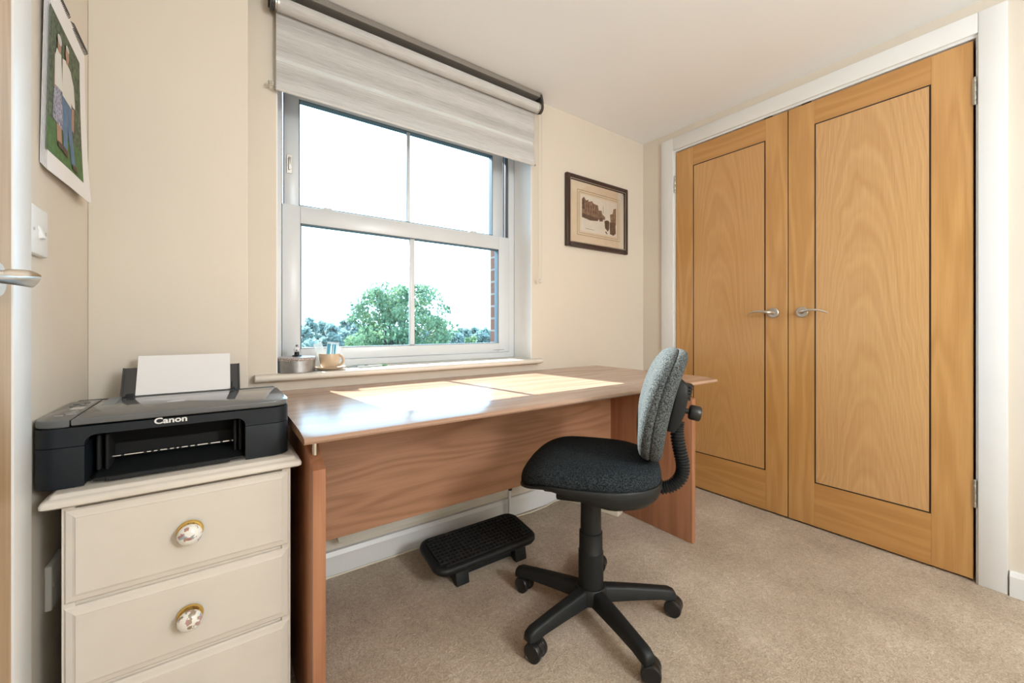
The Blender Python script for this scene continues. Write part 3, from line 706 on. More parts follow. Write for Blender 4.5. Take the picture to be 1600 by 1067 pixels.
# mouth
b = nb(); box(b, ox0, ox1, ay0+0.125, ay0+0.14, PZ+0.003, 0.79); box(b, ox0, ox1, ay0+0.03, ay0+0.13, PZ+0.0015, PZ+0.004)
mouth = tag(obj('paper_mouth', b, M_recess_shade, pt, False), 'recess where paper comes out, its shade painted near-black')
b = nb(); prism(b, [(ay0+0.002, PZ+0.006), (ay0+0.12, PZ+0.018), (ay0+0.12, PZ+0.022), (ay0+0.002, PZ+0.011)], ox0+0.012, ox1-0.006, 'YZ')
box(b, ox0+0.03, ox1-0.03, ay0-0.002, ay0+0.006, PZ+0.003, PZ+0.012, 0.001, 1)
obj('output_tray', b, M_black, pt)
b = nb(); box(b, -0.125, -0.075, ay0-0.0035, ay0+0.002, PZ+0.006, PZ+0.011, 0.001, 1); obj('tray_tab', b, M_charcoal, pt)
b = nb()
for x in (-0.205, -0.192, 0.030, 0.040): box(b, x, x+0.006, ay0+0.045, ay0+0.11, PZ+0.015, 0.775, 0.002, 1)
prism(b, [(ay0+0.05, 0.786), (ay0+0.125, 0.786), (ay0+0.125, 0.742), (ay0+0.105, 0.742)], ox0+0.025, ox1-0.022, 'YZ')
obj('paper_guide', b, M_recess_shade, pt)  # guide coloured near-black to paint the shade inside the mouth
b = nb(); lathe(b, [(0.0022, -0.19), (0.0022, 0.034)], (0, ay0+0.080, 0.7185), 'X', 10); ro = obj('exit_roller', b, M_chrome, pt)
for x in (-0.172, -0.135, -0.123, -0.112, -0.095, -0.083, -0.074, -0.058, -0.045, -0.020, 0.004, 0.022):
    b = nb(); lathe(b, [(0.0035, x), (0.0035, x+0.005)], (0, ay0+0.079, 0.7185), 'X', 10); obj('roller_grip', b, M_black, ro)
# lid and control panel
xs = -0.233
b = nb(); r = 0.034
pl = [(xs+0.0012, ay0-0.001), (ax1-r, ay0-0.001)]+[(ax1-r+r*math.sin(a), ay0-0.001+r-r*math.cos(a)) for a in [PI/2*i/8 for i in range(1, 9)]]+[(ax1, 1.385), (ax1-0.012, 1.400), (xs+0.0012, 1.400)]
prism(b, pl, 0.8065, 0.8195, 'XY', 0.003, seg=3); lid = obj('scanner_lid', b, M_lid, pt, ang=50)
b = nb(); pl = [(ax0, 1.40), (ax0, ay0-0.001+r)]+[(ax0+r-r*math.cos(a), ay0-0.001+r-r*math.sin(a)) for a in [PI/2*i/8 for i in range(1, 9)]]+[(xs-0.0012, ay0-0.001), (xs-0.0012, 1.415), (ax0+0.02, 1.425)]
prism(b, pl, 0.8045, 0.8190, 'XY', 0.003, seg=3); cp = obj('control_panel', b, M_lid, pt, ang=50)
b = nb(); box(b, ax0+0.002, ax1-0.002, 1.39, ay1+0.03, 0.803, 0.8155, 0.004, 2); obj('rear_deck', b, M_charcoal, pt)
b = nb(); box(b, -0.262, -0.242, 1.278, 1.310, 0.819, 0.8195); tag(obj('display', b, plain('display_grey', (0.50, 0.50, 0.49), 0.3), cp, False), 'small pale display')
M_btn = plain('button_grey', (0.16, 0.165, 0.17), 0.35); M_mark = plain('printed_mark', (0.42, 0.42, 0.42), 0.5)
for (x, y) in ((-0.268, 1.335), (-0.254, 1.345), (-0.268, 1.365), (-0.252, 1.375), (-0.250, 1.335)):
    b = nb(); lathe(b, [(0.0055, 0.8188), (0.0055, 0.8196), (0.004, 0.8200), (0, 0.8200)], (x, y, 0), 'Z', 16); obj('button', b, M_btn, cp)
for (x, y, s) in ((-0.246, 1.215, 0.008), (-0.252, 1.235, 0.008), (-0.262, 1.205, 0.006), (-0.248, 1.250, 0.005)):
    b = nb(); box(b, x-s, x+s, y-0.003, y+0.003, 0.8189, 0.8194); obj('printed_mark', b, M_mark, cp, False)
b = nb(); box(b, -0.100, -0.066, 1.270, 1.290, 0.8194, 0.8197); tag(obj('sticker', b, plain('pale_sticker', (0.55, 0.55, 0.54), 0.4), lid, False), 'small pale sticker')
b = nb(); prism(b, [(1.300, 0.8190), (1.395, 0.8190), (1.400, 0.8225), (1.395, 0.8245), (1.305, 0.8200)], -0.217, -0.196, 'YZ'); obj('lid_hinge', b, plain('blue_grey_plastic', (0.16, 0.20, 0.235), 0.3), lid)
# letters on the front
cu = bpy.data.curves.new('letters', 'FONT'); cu.body = 'Canon'; cu.size = 0.0172; cu.extrude = 0.0004; cu.offset = 0.00045; cu.align_x = 'CENTER'
to = bpy.data.objects.new('letters_tmp', cu); C.objects.link(to)
dg = bpy.context.evaluated_depsgraph_get(); dg.update()
me = bpy.data.meshes.new_from_object(to.evaluated_get(dg)); bpy.data.objects.remove(to)
b = nb(); b.from_mesh(me); bpy.data.meshes.remove(me)
sx_ = 0.0545/max(1e-4, max(v.co.x for v in b.verts)-min(v.co.x for v in b.verts))
bmesh.ops.transform(b, matrix=Matrix.Translation((-0.0825, ay0-0.0004, 0.7935)) @ Matrix.Rotation(PI/2, 4, 'X') @ Matrix.Diagonal((sx_, 1.0, 1.0, 1.0)), verts=b.verts)
tag(obj('lettering', b, M_logo, up, False), 'silver maker lettering on the front')
# rear paper support
lean = Matrix.Translation((0, 1.452, 0.80)) @ Matrix.Rotation(math.radians(-29), 4, 'X')
b = nb(); box(b, -0.209, 0.053, 0.008, 0.013, -0.012, 0.104, 0.0015, 1, lean); box(b, -0.209, -0.205, 0.004, 0.012, -0.012, 0.103, 0.001, 1, lean); box(b, 0.049, 0.053, 0.004, 0.012, -0.012, 0.103, 0.001, 1, lean)
ps = obj('paper_support', b, plain('dark_grey_support', (0.045, 0.045, 0.045), 0.5), pt)
b = nb(); box(b, -0.196, -0.181, -0.012, 0.008, -0.008, 0.022, 0.002, 1, lean); obj('paper_stop', b, M_black, ps)
b = nb(); box(b, 0.030, 0.040, -0.012, 0.008, -0.008, 0.022, 0.002, 1, lean); prism(b, [(0.001, 0.020), (0.008, 0.020), (0.008, 0.045)], 0.031, 0.034, 'YZ', M=lean)
obj('paper_stop', b, M_black, ps)
b = nb(); box(b, -0.1795, 0.029, 0.0035, 0.0065, 0.0205, 0.137, 0.0006, 1, lean)
tag(obj('paper_stack', b, M_paper, None), 'blank white sheets standing in the rear feed of the printer', 'paper')

# ------------------------------------------------------------------ desk
DZ = 0.757
dk_ = thing('desk', 'long cherry wood effect office desk under the window', 'desk', (1.03, 1.38, 0))
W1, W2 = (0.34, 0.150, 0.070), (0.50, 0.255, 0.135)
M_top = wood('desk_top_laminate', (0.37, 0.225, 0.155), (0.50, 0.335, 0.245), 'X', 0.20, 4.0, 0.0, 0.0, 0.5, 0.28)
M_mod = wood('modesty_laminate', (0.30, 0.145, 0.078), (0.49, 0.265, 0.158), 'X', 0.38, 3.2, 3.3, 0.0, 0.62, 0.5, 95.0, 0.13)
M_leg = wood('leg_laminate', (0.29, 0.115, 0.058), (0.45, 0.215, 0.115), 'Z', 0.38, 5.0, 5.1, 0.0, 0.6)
b = nb(); pr = [(1.765, 0.735), (1.765, DZ-0.003), (1.762, DZ), (1.085, DZ), (1.060, DZ-0.0008), (1.015, DZ-0.0045), (1.003, DZ-0.0065), (0.999, DZ-0.010), (0.9985, DZ-0.015), (1.002, DZ-0.020), (1.008, 0.735)]
prism(b, pr, 0.154, 1.918, 'YZ', 0.0012)
obj('desk_top', b, M_top, dk_, ang=20)
lp = [(1.038, 0.0), (1.038, 0.664), (1.225, 0.7348), (1.745, 0.7348), (1.745, 0.0)]
lp = [(1.038, 0.0), (1.038, 0.664), (1.19, 0.727), (1.70, 0.727), (1.70, 0.11), (1.68, 0.0)]
for x0 in (0.1775, 1.767):
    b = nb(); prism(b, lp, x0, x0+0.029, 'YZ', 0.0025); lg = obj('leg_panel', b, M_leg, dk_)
    for y in (1.095, 1.60):
        b = nb(); zb = 0.664+(y-1.038)*0.063/0.152 if y < 1.19 else 0.727
        lathe(b, [(0.006, zb-0.004), (0.006, 0.7352)], (x0+0.0145, y, 0), 'Z', 16); tag(obj('standoff', b, M_chrome, lg), 'bright metal standoff under the desk top')
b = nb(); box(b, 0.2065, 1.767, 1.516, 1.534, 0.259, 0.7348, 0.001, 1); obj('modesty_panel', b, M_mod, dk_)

# ------------------------------------------------------------------ radiator, pipe, extension lead
M_rad = plain('cream_white_enamel', (0.72, 0.70, 0.63), 0.4, var=0.02)
rd = thing('radiator', 'white panel radiator below the window behind the desk', 'radiator', (0.80, 1.70, 0.13))
b = nb(); prism(b, rrect(0.79, 0.38, 0.41, 0.235, 0.02, 5), 1.700, 1.738, 'XZ', 0.004); pan = obj('panel', b, M_rad, rd)
b = nb(); prism(b, rrect(0.79, 0.38, 0.385, 0.200, 0.014, 5), 1.694, 1.702, 'XZ', 0.003); obj('front_plate', b, M_gloss, rd)
for x in (0.328, 1.222):
    b = nb(); lathe(b, [(0.0, -0.004), (0.011, -0.002), (0.012, 0.014), (0.007, 0.018), (0.007, 0.05)], (x, 1.715, 0.158), 'Z', 16); tag(obj('valve', b, plain('dark_valve', (0.06, 0.045, 0.03), 0.45), rd), 'dark radiator valve')
    b = nb(); lathe(b, [(0.0075, 0.0), (0.0075, 0.158)], (x-0.004, 1.715, 0), 'Z', 14)
    lathe(b, [(0.006, min(x, 0.79 if x > 1 else 0.39)), (0.006, max(x, 0.40 if x < 1 else 1.19))] if False else [(0.006, x), (0.006, 0.385 if x < 1 else 1.195)], (0, 1.715, 0.195), 'X', 12)
    obj('pipe', b, M_gloss, rd)
M_strip = plain('cream_plastic', (0.72, 0.66, 0.54), 0.4, var=0.02)
sa = (1.715, 1.575); ang = math.atan2(1.72-1.42, 1.65-1.735)
st = thing('extension_lead', 'cream multiway extension lead lying on the carpet behind the chair', 'extension lead', (sa[0]-0.031, sa[1], 0), ang)
Mst = mw(st)
b = nb(); box(b, -0.165, 0.165, -0.032, 0.032, 0.0, 0.034, 0.006, 3, Mst); obj('housing', b, M_strip, st)
b = nb(); box(b, 0.12, 0.145, -0.012, 0.012, 0.034, 0.039, 0.003, 2, Mst); tag(obj('rocker_switch', b, plain('red_switch', (0.55, 0.06, 0.03), 0.35), st), 'small red rocker switch')
for k in range(4):
    b = nb(); x = -0.125+0.058*k
    for dx, dy, hx, hy in ((0.012, 0, 0.004, 0.002), (-0.008, 0.011, 0.002, 0.0035), (-0.008, -0.011, 0.002, 0.0035)): box(b, x+dx-hx, x+dx+hx, dy-hy, dy+hy, 0.0335, 0.0344, 0, 1, Mst)
    obj('socket_holes', b, M_recess_shade, st, False)  # flat near-black patches paint the shade of the socket holes
b = nb(); tube(b, [(0.09, 1.737, 0.004), (0.35, 1.736, 0.004), (0.70, 1.735, 0.004), (1.05, 1.735, 0.004), (1.22, 1.728, 0.004), (1.36, 1.716, 0.004), (1.47, 1.722, 0.006), (1.57, 1.742, 0.010), (1.63, 1.748, 0.016), (1.648, 1.735, 0.018)], 0.0038, 8)
tag(obj('power_cable', b, M_strip, None), 'white power cable running along the skirting board to the extension lead', 'cable')

# ------------------------------------------------------------------ foot rest
fr = thing('foot_rest', 'black plastic foot rest with a grid top on the carpet under the desk', 'foot rest', (0.90, 1.47, 0))
tl = Matrix.Translation((0.895, 1.475, 0.108)) @ Matrix.Rotation(math.radians(9), 4, 'X')
b = nb(); rs = []
for ins, z in ((0.016, -0.032), (0.005, -0.029), (0.0, -0.018), (0.002, -0.006), (0.010, 0.0), (0.018, -0.001)):
    rs.append([(x, y, z) for x, y in rrect(0, 0, 0.240-ins, 0.108-ins, 0.05-ins*0.5, 8)])
rings(b, rs, M=tl); plat = obj('platform', b, M_black, fr, ang=60)
b = nb()
nx, ny = 23, 9
for i in range(nx+1):
    x = -0.212+0.424*i/nx; yy = 0.084 if abs(x) < 0.19 else 0.066
    box(b, x-0.0022, x+0.0022, -yy, yy, -0.004, 0.0045, 0, 1, tl)
for j in range(ny+1):
    y = -0.084+0.168*j/ny; xx = 0.214 if abs(y) < 0.07 else 0.196
    box(b, -xx, xx, y-0.0022, y+0.0022, -0.004, 0.0043, 0, 1, tl)
obj('grid', b, plain('black_grid_plastic', (0.022, 0.023, 0.024), 0.45), plat, False)
b = nb(); prism(b, rrect(0, 0, 0.213, 0.085, 0.04, 8), -0.0035, -0.0005, 'XY', M=tl); tag(obj('grid_shade', b, M_recess_shade, plat), 'near-black sheet painting the shade between the grid bars')
b = nb(); prism(b, superell(0.022, 0.006, 2, 20), 0.003, 0.0052, 'XY', M=tl); tag(obj('badge', b, M_charcoal, plat), 'small oval badge')
for x0 in (0.742, 1.024):
    b = nb(); prism(b, [(1.392, 0.0), (1.412, 0.0), (1.56, 0.065), (1.56, 0.088), (1.41, 0.068), (1.402, 0.055)], x0, x0+0.056, 'YZ', 0.002); obj('side_leg', b, M_black, fr)
b = nb(); prism(b, [(1.425, 0.016), (1.432, 0.016), (1.46, 0.092), (1.435, 0.088)], 0.79, 1.03, 'YZ'); obj('cross_panel', b, M_black, fr)

# ------------------------------------------------------------------ office chair
PHI = math.radians(128.0)
CX, CY = 1.048, 0.988
chair = thing('office_chair', 'charcoal fabric swivel chair on a black five star base', 'chair', (CX, CY, 0), PHI)
CM = mw(chair)   # local +X = forward, +Y = sitter's left, Z up
M_fab = fabric('charcoal_seat_fabric', (0.004, 0.006, 0.008), (0.046, 0.056, 0.063), 260.0)
M_fab2 = fabric('grey_back_fabric', (0.020, 0.025, 0.027), (0.165, 0.178, 0.178), 260.0)
# seat cushion
def seat_z(x, y, f):
    """x forward, f = 0 rim .. 1 middle"""
    return 0.0
b = nb(); rs = []
hx, hy, e = 0.228, 0.222, 3.2
def srow(scale, zf):
    row = []
    for x, y in superell(hx, hy, e, 72):
        x, y = x*scale, y*scale
        wf = max(0.0, (x-0.09))/0.14
        row.append((x, y*(1-0.20*(max(0, -x)/0.22)**2), zf-0.040*wf**2*min(1, 1.0)-0.006*max(0, -x-0.12)/0.1))
    return row
for s_, z in ((0.955, 0.510), (0.985, 0.514), (1.0, 0.522), (1.0, 0.534), (0.985, 0.546), (0.95, 0.556), (0.88, 0.5645), (0.75, 0.570), (0.55, 0.573), (0.3, 0.574), (0.1, 0.574)):
    rs.append(srow(s_, z))
rings(b, rs, M=CM); obj('seat_cushion', b, M_fab, chair, ang=80)
# seat shell
b = nb(); rs = []
for s_, dz in ((1.0, 0.0), (1.012, -0.003), (1.010, -0.014), (0.975, -0.032), (0.89, -0.047), (0.6, -0.054), (0.25, -0.055)):
    row = []
    for x, y in superell(hx, hy, e, 72):
        x, y = x*s_, y*s_
        wf = max(0.0, (x-0.09))/0.14
        deep = 0.45+0.9*min(1, max(0, (0.12-x)/0.2))
        row.append((x, y*(1-0.20*(max(0, -x)/0.22)**2), 0.515+dz*deep-0.040*wf**2-0.006*max(0, -x-0.12)/0.1))
    rs.append(row)
rings(b, rs, M=CM); obj('seat_shell', b, M_black, chair, ang=60)
b = nb(); box(b, -0.10, 0.11, -0.075, 0.075, 0.415, 0.462, 0.008, 2, CM); box(b, 0.06, 0.15, -0.09, 0.09, 0.445, 0.48, 0.006, 2, CM); obj('mechanism', b, M_black, chair)
# back rest: rounded pad, bowed round the sitter and leaning back
BX, BZ, LEAN = -0.225, 0.752, math.radians(10.5)
BM = CM @ Matrix.Translation((BX, 0, BZ)) @ Matrix.Rotation(-LEAN, 4, 'Y')
hw, hh = 0.196, 0.184
def brow(scale, dx, flat_=1.0):
    row = []
    for y, z in superell(hw, hh, 2.7, 72):
        y, z = y*scale, z*scale
        yy = y*(1-0.10*max(0, z)/hh)
        row.append((dx+0.34*y*y-0.55*(z+0.055)**2+0.008, yy, z))
    return row
b = nb(); rs = []
for s_, dx in ((0.97, 0.0), (1.0, 0.005), (1.0, 0.014), (0.985, 0.024), (0.94, 0.033), (0.86, 0.039), (0.7, 0.043), (0.4, 0.045), (0.1, 0.045)): rs.append(brow(s_, dx))
rings(b, rs, M=BM); obj('back_cushion', b, M_fab2, chair, ang=80)
b = nb(); rs = []
for s_, dx in ((0.972, 0.002), (0.995, -0.004), (0.99, -0.018), (0.965, -0.028), (0.9, -0.035), (0.6, -0.038), (0.15, -0.038)): rs.append(brow(s_, dx))
rings(b, rs, M=BM); obj('back_panel', b, M_fab2, chair, ang=80)
# bracket, knob, bellows
b = nb(); rs = []
for (z, x0, x1, wy) in ((-0.085, -0.060, -0.034, 0.030), (-0.060, -0.070, -0.034, 0.036), (-0.02, -0.078, -0.034, 0.042), (0.03, -0.078, -0.034, 0.046), (0.07, -0.072, -0.034, 0.044), (0.085, -0.058, -0.034, 0.036)):
    rs.append([(x, y, z) for x, y in rrect((x0+x1)/2, 0, (x1-x0)/2, wy, 0.010, 4)])
rings(b, rs, M=BM); brk = obj('back_bracket', b, M_black, chair, ang=60)
b = nb()
for k in range(5): prism(b, rrect(-0.066, 0, 0.022, 0.028, 0.008, 3), 0.070-0.011*k, 0.077-0.011*k, 'XY', M=BM)
obj('bracket_bellows', b, M_black, brk)
b = nb(); lathe(b, [(0.009, -0.066), (0.009, -0.100)], (0, 0, -0.012), 'X', 16, BM); 
lathe(b, [(0.010, -0.092), (0.022, -0.094), (0.0245, -0.098), (0.0245, -0.124), (0.022, -0.128), (0.0, -0.129)], (0, 0, -0.012), 'X', 10, BM); obj('adjust_knob', b, M_black2, brk)
pth = []
ctrl = [(-0.150, 0.468), (-0.195, 0.466), (-0.235, 0.468), (-0.268, 0.482), (-0.290, 0.510), (-0.296, 0.545), (-0.290, 0.580), (-0.282, 0.620), (-0.278, 0.660), (-0.280, 0.690)]
def catmull(P, n):
    out = []
    for i in range(len(P)-1):
        p0, p1, p2, p3 = P[max(0, i-1)], P[i], P[i+1], P[min(len(P)-1, i+2)]
        for k in range(n):
            t = k/n
            out.append(tuple(0.5*((2*b_)+(-a+c)*t+(2*a-5*b_+4*c-d)*t*t+(-a+3*b_-3*c+d)*t**3) for a, b_, c, d in zip(p0, p1, p2, p3)))
    out.append(tuple(P[-1])); return out
cc = catmull(ctrl, 16)
cc = cc[::1]
rad = [0.0175+0.0045*(1 if (i//2) % 2 else 0) for i in range(len(cc))]
b = nb(); tube(b, [tuple(CM @ Vector((x, 0, z))) for x, z in cc], rad, 18, up=(0, 0, 1)); obj('support_bellows', b, M_black, chair, ang=20)
# column
b = nb(); lathe(b, [(0.037, 0.10), (0.043, 0.105), (0.0425, 0.125), (0.0425, 0.225), (0.041, 0.2255), (0.0400, 0.227), (0.0395, 0.292), (0.038, 0.2925), (0.0355, 0.294), (0.0345, 0.45), (0.0, 0.45)], (0, 0, 0), 'Z', 40, CM)
obj('gas_column', b, M_black, chair)
# star base: hub and five arms, each arm its own part
b = nb(); lathe(b, [(0.03, 0.055), (0.052, 0.060), (0.056, 0.075), (0.054, 0.100), (0.048, 0.110), (0.0, 0.112)], (0, 0, 0), 'Z', 40, CM); obj('hub', b, M_black, chair)
arms = [184, 257, 327, 39, 113]
for k, a in enumerate(arms):
    A = Matrix.Translation((CX, CY, 0)) @ Matrix.Rotation(math.radians(a), 4, 'Z')
    b = nb(); rs = []
    for (x, zt, zb, wt, wb) in ((0.030, 0.108, 0.060, 0.021, 0.026), (0.08, 0.106, 0.060, 0.019, 0.024), (0.16, 0.100, 0.060, 0.0175, 0.022), (0.24, 0.092, 0.058, 0.0165, 0.020), (0.275, 0.088, 0.052, 0.0165, 0.0195), (0.292, 0.080, 0.051, 0.0155, 0.018), (0.297, 0.070, 0.054, 0.013, 0.015)):
        r_ = 0.007
        rs.append([(x, -wb, zb), (x, -wt-0.001, zt-r_), (x, -wt*0.85, zt-r_*0.3), (x, -wt*0.5, zt), (x, wt*0.5, zt), (x, wt*0.85, zt-r_*0.3), (x, wt+0.001, zt-r_), (x, wb, zb)])
    rings(b, rs, M=A); arm = obj('base_arm', b, M_black, chair, ang=50)
    yaw = math.radians([288, 305, 292, 300, 284][k]-a)
    K = Matrix.Translation((CX, CY, 0)) @ Matrix.Rotation(math.radians(a), 4, 'Z') @ Matrix.Translation((0.277, 0, 0)) @ Matrix.Rotation(yaw, 4, 'Z') @ Matrix.Translation((0.014, 0, 0))
    b = nb(); lathe(b, [(0.009, 0.042), (0.009, 0.062)], (-0.014, 0, 0), 'Z', 14, K)
    hood = []
    for y in (-0.0075, 0.0075):
        hood.append([(0.0275*math.cos(t), y, 0.0285+0.0275*math.sin(t)) for t in [PI*1.15*i/16-0.2 for i in range(17)]]+[(0.0, y, 0.022)])
    rings(b, hood, M=K); cs = obj('caster', b, M_black2, arm)
    for sy in (-1, 1):
        b = nb(); lathe(b, [(0.0, 0.0085*sy), (0.020, 0.0085*sy), (0.0275, 0.0095*sy), (0.0280, 0.012*sy), (0.0280, 0.022*sy), (0.0265, 0.025*sy), (0.023, 0.0262*sy), (0.0225, 0.0252*sy), (0.0, 0.0258*sy)], (0, 0, 0.0282), 'Y', 28, K)
        w_ = obj('caster_wheel', b, M_black2, arm)

# ------------------------------------------------------------------ things on the window board
ZS = 0.822
def tin_mat():
    m = plain('dull_tin', (0.36, 0.37, 0.38), 0.38, 0.85, var=0.12, vscale=40); return m
tin = thing('round_tin', 'round grey tin with a glittery lid at the left end of the window board', 'tin', (0.250, 1.800, ZS))
b = nb(); lathe(b, [(0.066, 0), (0.0675, 0.002), (0.0675, 0.050), (0.066, 0.052), (0.0, 0.052)], (0.250, 1.800, ZS), 'Z', 48); obj('tin_body', b, tin_mat(), tin)
b = nb(); lathe(b, [(0.0685, 0.046), (0.0700, 0.049), (0.0700, 0.055), (0.067, 0.0585), (0.045, 0.060), (0.0, 0.0605)], (0.250, 1.800, ZS), 'Z', 48)
m, nt, bs = nmat('glitter_lid'); r = ramp(nt, [(0.40, (0.20, 0.16, 0.15)), (0.52, (0.50, 0.44, 0.42)), (0.66, (0.75, 0.70, 0.72))]); L(nt, noise(nt, objcoord(nt), 330.0, 2), r.inputs[0]); L(nt, r.outputs[0], bs.inputs['Base Color']); bs.inputs['Roughness'].default_value = 0.35; bs.inputs['Metallic'].default_value = 0.4
tag(obj('tin_lid', b, m, tin), 'sparkly grey pink lid')
fb = thing('football_ornament', 'tiny black and white football ornament standing on the round tin', 'ornament', (0.252, 1.806, ZS+0.0605))
o = (0.252, 1.806, ZS+0.0600)
b = nb(); lathe(b, [(0.0165, 0.0006), (0.018, 0.002), (0.016, 0.004), (0.009, 0.006), (0.0085, 0.017), (0.006, 0.018)], o, 'Z', 28); obj('stand', b, M_black, fb)
m, nt, bs = nmat('football_panels'); vo = N(nt, 'ShaderNodeTexVoronoi'); vo.inputs['Scale'].default_value = 115.0; L(nt, objcoord(nt), vo.inputs['Vector']); r = ramp(nt, [(0.30, (0.01, 0.01, 0.01)), (0.40, (0.8, 0.8, 0.8))]); L(nt, vo.outputs['Distance'], r.inputs[0]); L(nt, r.outputs[0], bs.inputs['Base Color'])
b = nb(); lathe(b, [(0.0005, -0.0115)]+[(0.0115*math.cos(t), 0.0115*math.sin(t)) for t in [-PI/2+PI*i/14 for i in range(1, 14)]]+[(0.0005, 0.0115)], (o[0], o[1], o[2]+0.0270), 'Z', 24); obj('ball', b, m, fb)
b = nb(); lathe(b, [(0.003, 0.036), (0.0045, 0.040), (0.0042, 0.045), (0.0, 0.0475)], o, 'Z', 16); obj('finial', b, plain('grey_finial', (0.16, 0.16, 0.17), 0.4), fb)
M_mug = plain('tan_glaze', (0.60, 0.47, 0.34), 0.25, var=0.05); M_mugin = M_mug
o = (0.372, 1.803, ZS)
b = nb(); lathe(b, [(0.030, 0.0004), (0.036, 0.002), (0.050, 0.006), (0.062, 0.0125), (0.0625, 0.0140), (0.060, 0.0140), (0.046, 0.0085), (0.034, 0.0065), (0.0, 0.0060)], o, 'Z', 44)
tag(obj('saucer', b, M_mug, None), 'tan saucer under the tan cup on the window board', 'saucer')
cp_ = thing('teacup', 'tan cup on a saucer holding packets on the window board', 'cup', (o[0], o[1], ZS+0.0066))
oc = (o[0], o[1], ZS+0.0066)
b = nb(); lathe(b, [(0.0, 0.001), (0.026, 0.0), (0.029, 0.002), (0.034, 0.014), (0.0385, 0.034), (0.0415, 0.058), (0.0405, 0.060), (0.0390, 0.058), (0.036, 0.034), (0.031, 0.014), (0.024, 0.006), (0.0, 0.005)], oc, 'Z', 44); obj('bowl', b, M_mug, cp_)
hd = (math.cos(math.radians(-35.75)), math.sin(math.radians(-35.75)))
b = nb(); pts = []
for i in range(15):
    t = -0.62*PI+1.2*PI*i/14
    rr = 0.036+0.0215*math.cos(t); pts.append((oc[0]+hd[0]*rr, oc[1]+hd[1]*rr, oc[2]+0.033+0.0205*math.sin(t)))
tube(b, pts, 0.0040, 10, 0.0055); obj('handle', b, M_mug, cp_)
M_clear = clear_plastic('clear_packet', (0.80, 0.86, 0.88), 0.42); M_cyan = plain('cyan_stripe', (0.10, 0.42, 0.62), 0.35)
def packet(name, label, dx, dy, rz, tilt, wd, hgt, strips):
    X = Matrix.Translation((oc[0]+dx, oc[1]+dy, oc[2]+0.012)) @ Matrix.Rotation(rz, 4, 'Z') @ Matrix.Rotation(tilt, 4, 'Y')
    p = thing(name, label, 'packet', (oc[0]+dx, oc[1]+dy, oc[2]+0.012))
    b = nb(); rs = []
    for i in range(9):
        z = hgt*i/8; th = 0.0022*math.sin(PI*i/8)+0.0004
        rs.append([(-wd/2, -0.0004, z), (0, -th, z), (wd/2, -0.0004, z), (wd/2, 0.0004, z), (0, th, z), (-wd/2, 0.0004, z)])
    rings(b, rs, M=X); bag = obj('clear_bag', b, M_clear, p)
    for (x0, x1) in strips:
        b = nb(); box(b, x0, x1, -0.0034, -0.0024, 0.036, hgt-0.008, 0.0004, 1, X); tag(obj('stripe', b, M_cyan, p), 'bright blue stripe')
    return p
packet('plastic_packet', 'clear packet with blue stripes standing in the tan cup', 0.006, 0.004, -0.62, 0.10, 0.050, 0.095, ((-0.021, -0.008), (0.0, 0.004), (0.007, 0.015)))
packet('plastic_packet', 'clear packet leaning left out of the tan cup', -0.012, 0.016, -0.60, -0.36, 0.036, 0.098, ())
packet('plastic_packet', 'clear packet leaning right against the cup rim', 0.014, 0.004, -0.75, 0.32, 0.030, 0.082, ())
def pen(name, label, x0, y0, x1, y1, r, mb, mt):
    p = thing(name, label, 'pen', ((x0+x1)/2, (y0+y1)/2, ZS)); d = Vector((x1-x0, y1-y0, 0)); z = ZS+r
    b = nb(); tube(b, [(x0, y0, z), (x0+d.x*0.8, y0+d.y*0.8, z)], r, 12); obj('barrel', b, mb, p)
    b = nb(); tube(b, [(x0+d.x*0.8, y0+d.y*0.8, z), (x0+d.x*0.82, y0+d.y*0.82, z), (x1, y1, z)], [r*1.02, r*1.1, r*0.5], 12); obj('cap', b, mt, p)
    return p
pen('pen', 'pale clear pen with a green tip lying right of the cup', 0.485, 1.800, 0.620, 1.822, 0.0042, plain('pale_barrel', (0.50, 0.54, 0.55), 0.25), plain('green_tip', (0.05, 0.22, 0.09), 0.3))
pen('pen', 'short grey pen lying beside the cup saucer', 0.452, 1.842, 0.545, 1.856, 0.0036, plain('grey_barrel', (0.32, 0.36, 0.40), 0.3), plain('dark_grey_tip', (0.06, 0.07, 0.08), 0.3))

# ------------------------------------------------------------------ fill lamp added unseen behind the camera to brighten the room
lmp = thing('fill_lamp', 'added fill lamp hanging unseen behind the camera', 'lamp', (1.05, -1.35, 1.40))
b = nb(); lathe(b, [(0.05, ZC-0.001), (0.05, ZC-0.012), (0.02, ZC-0.03), (0.004, ZC-0.032)], (1.05, -1.35, 0), 'Z', 32); obj('fill_lamp_rose', b, M_gloss, lmp)
b = nb(); lathe(b, [(0.003, 1.84), (0.003, ZC-0.03)], (1.05, -1.35, 0), 'Z', 10); obj('fill_lamp_flex', b, M_gloss, lmp)
b = nb(); lathe(b, [(0.022, 1.80), (0.022, 1.84), (0.008, 1.85)], (1.05, -1.35, 0), 'Z', 20); obj('fill_lamp_holder', b, M_gloss, lmp)
ld = bpy.data.lights.new('fill_bulb', 'POINT'); ld.shadow_soft_size = 0.20; ld.energy = FILL_W; ld.color = (0.91, 0.965, 1.0)
lo_ = bpy.data.objects.new('fill_bulb', ld); C.objects.link(lo_); lo_.parent = lmp; lo_.location = (0, 0, 0.18)

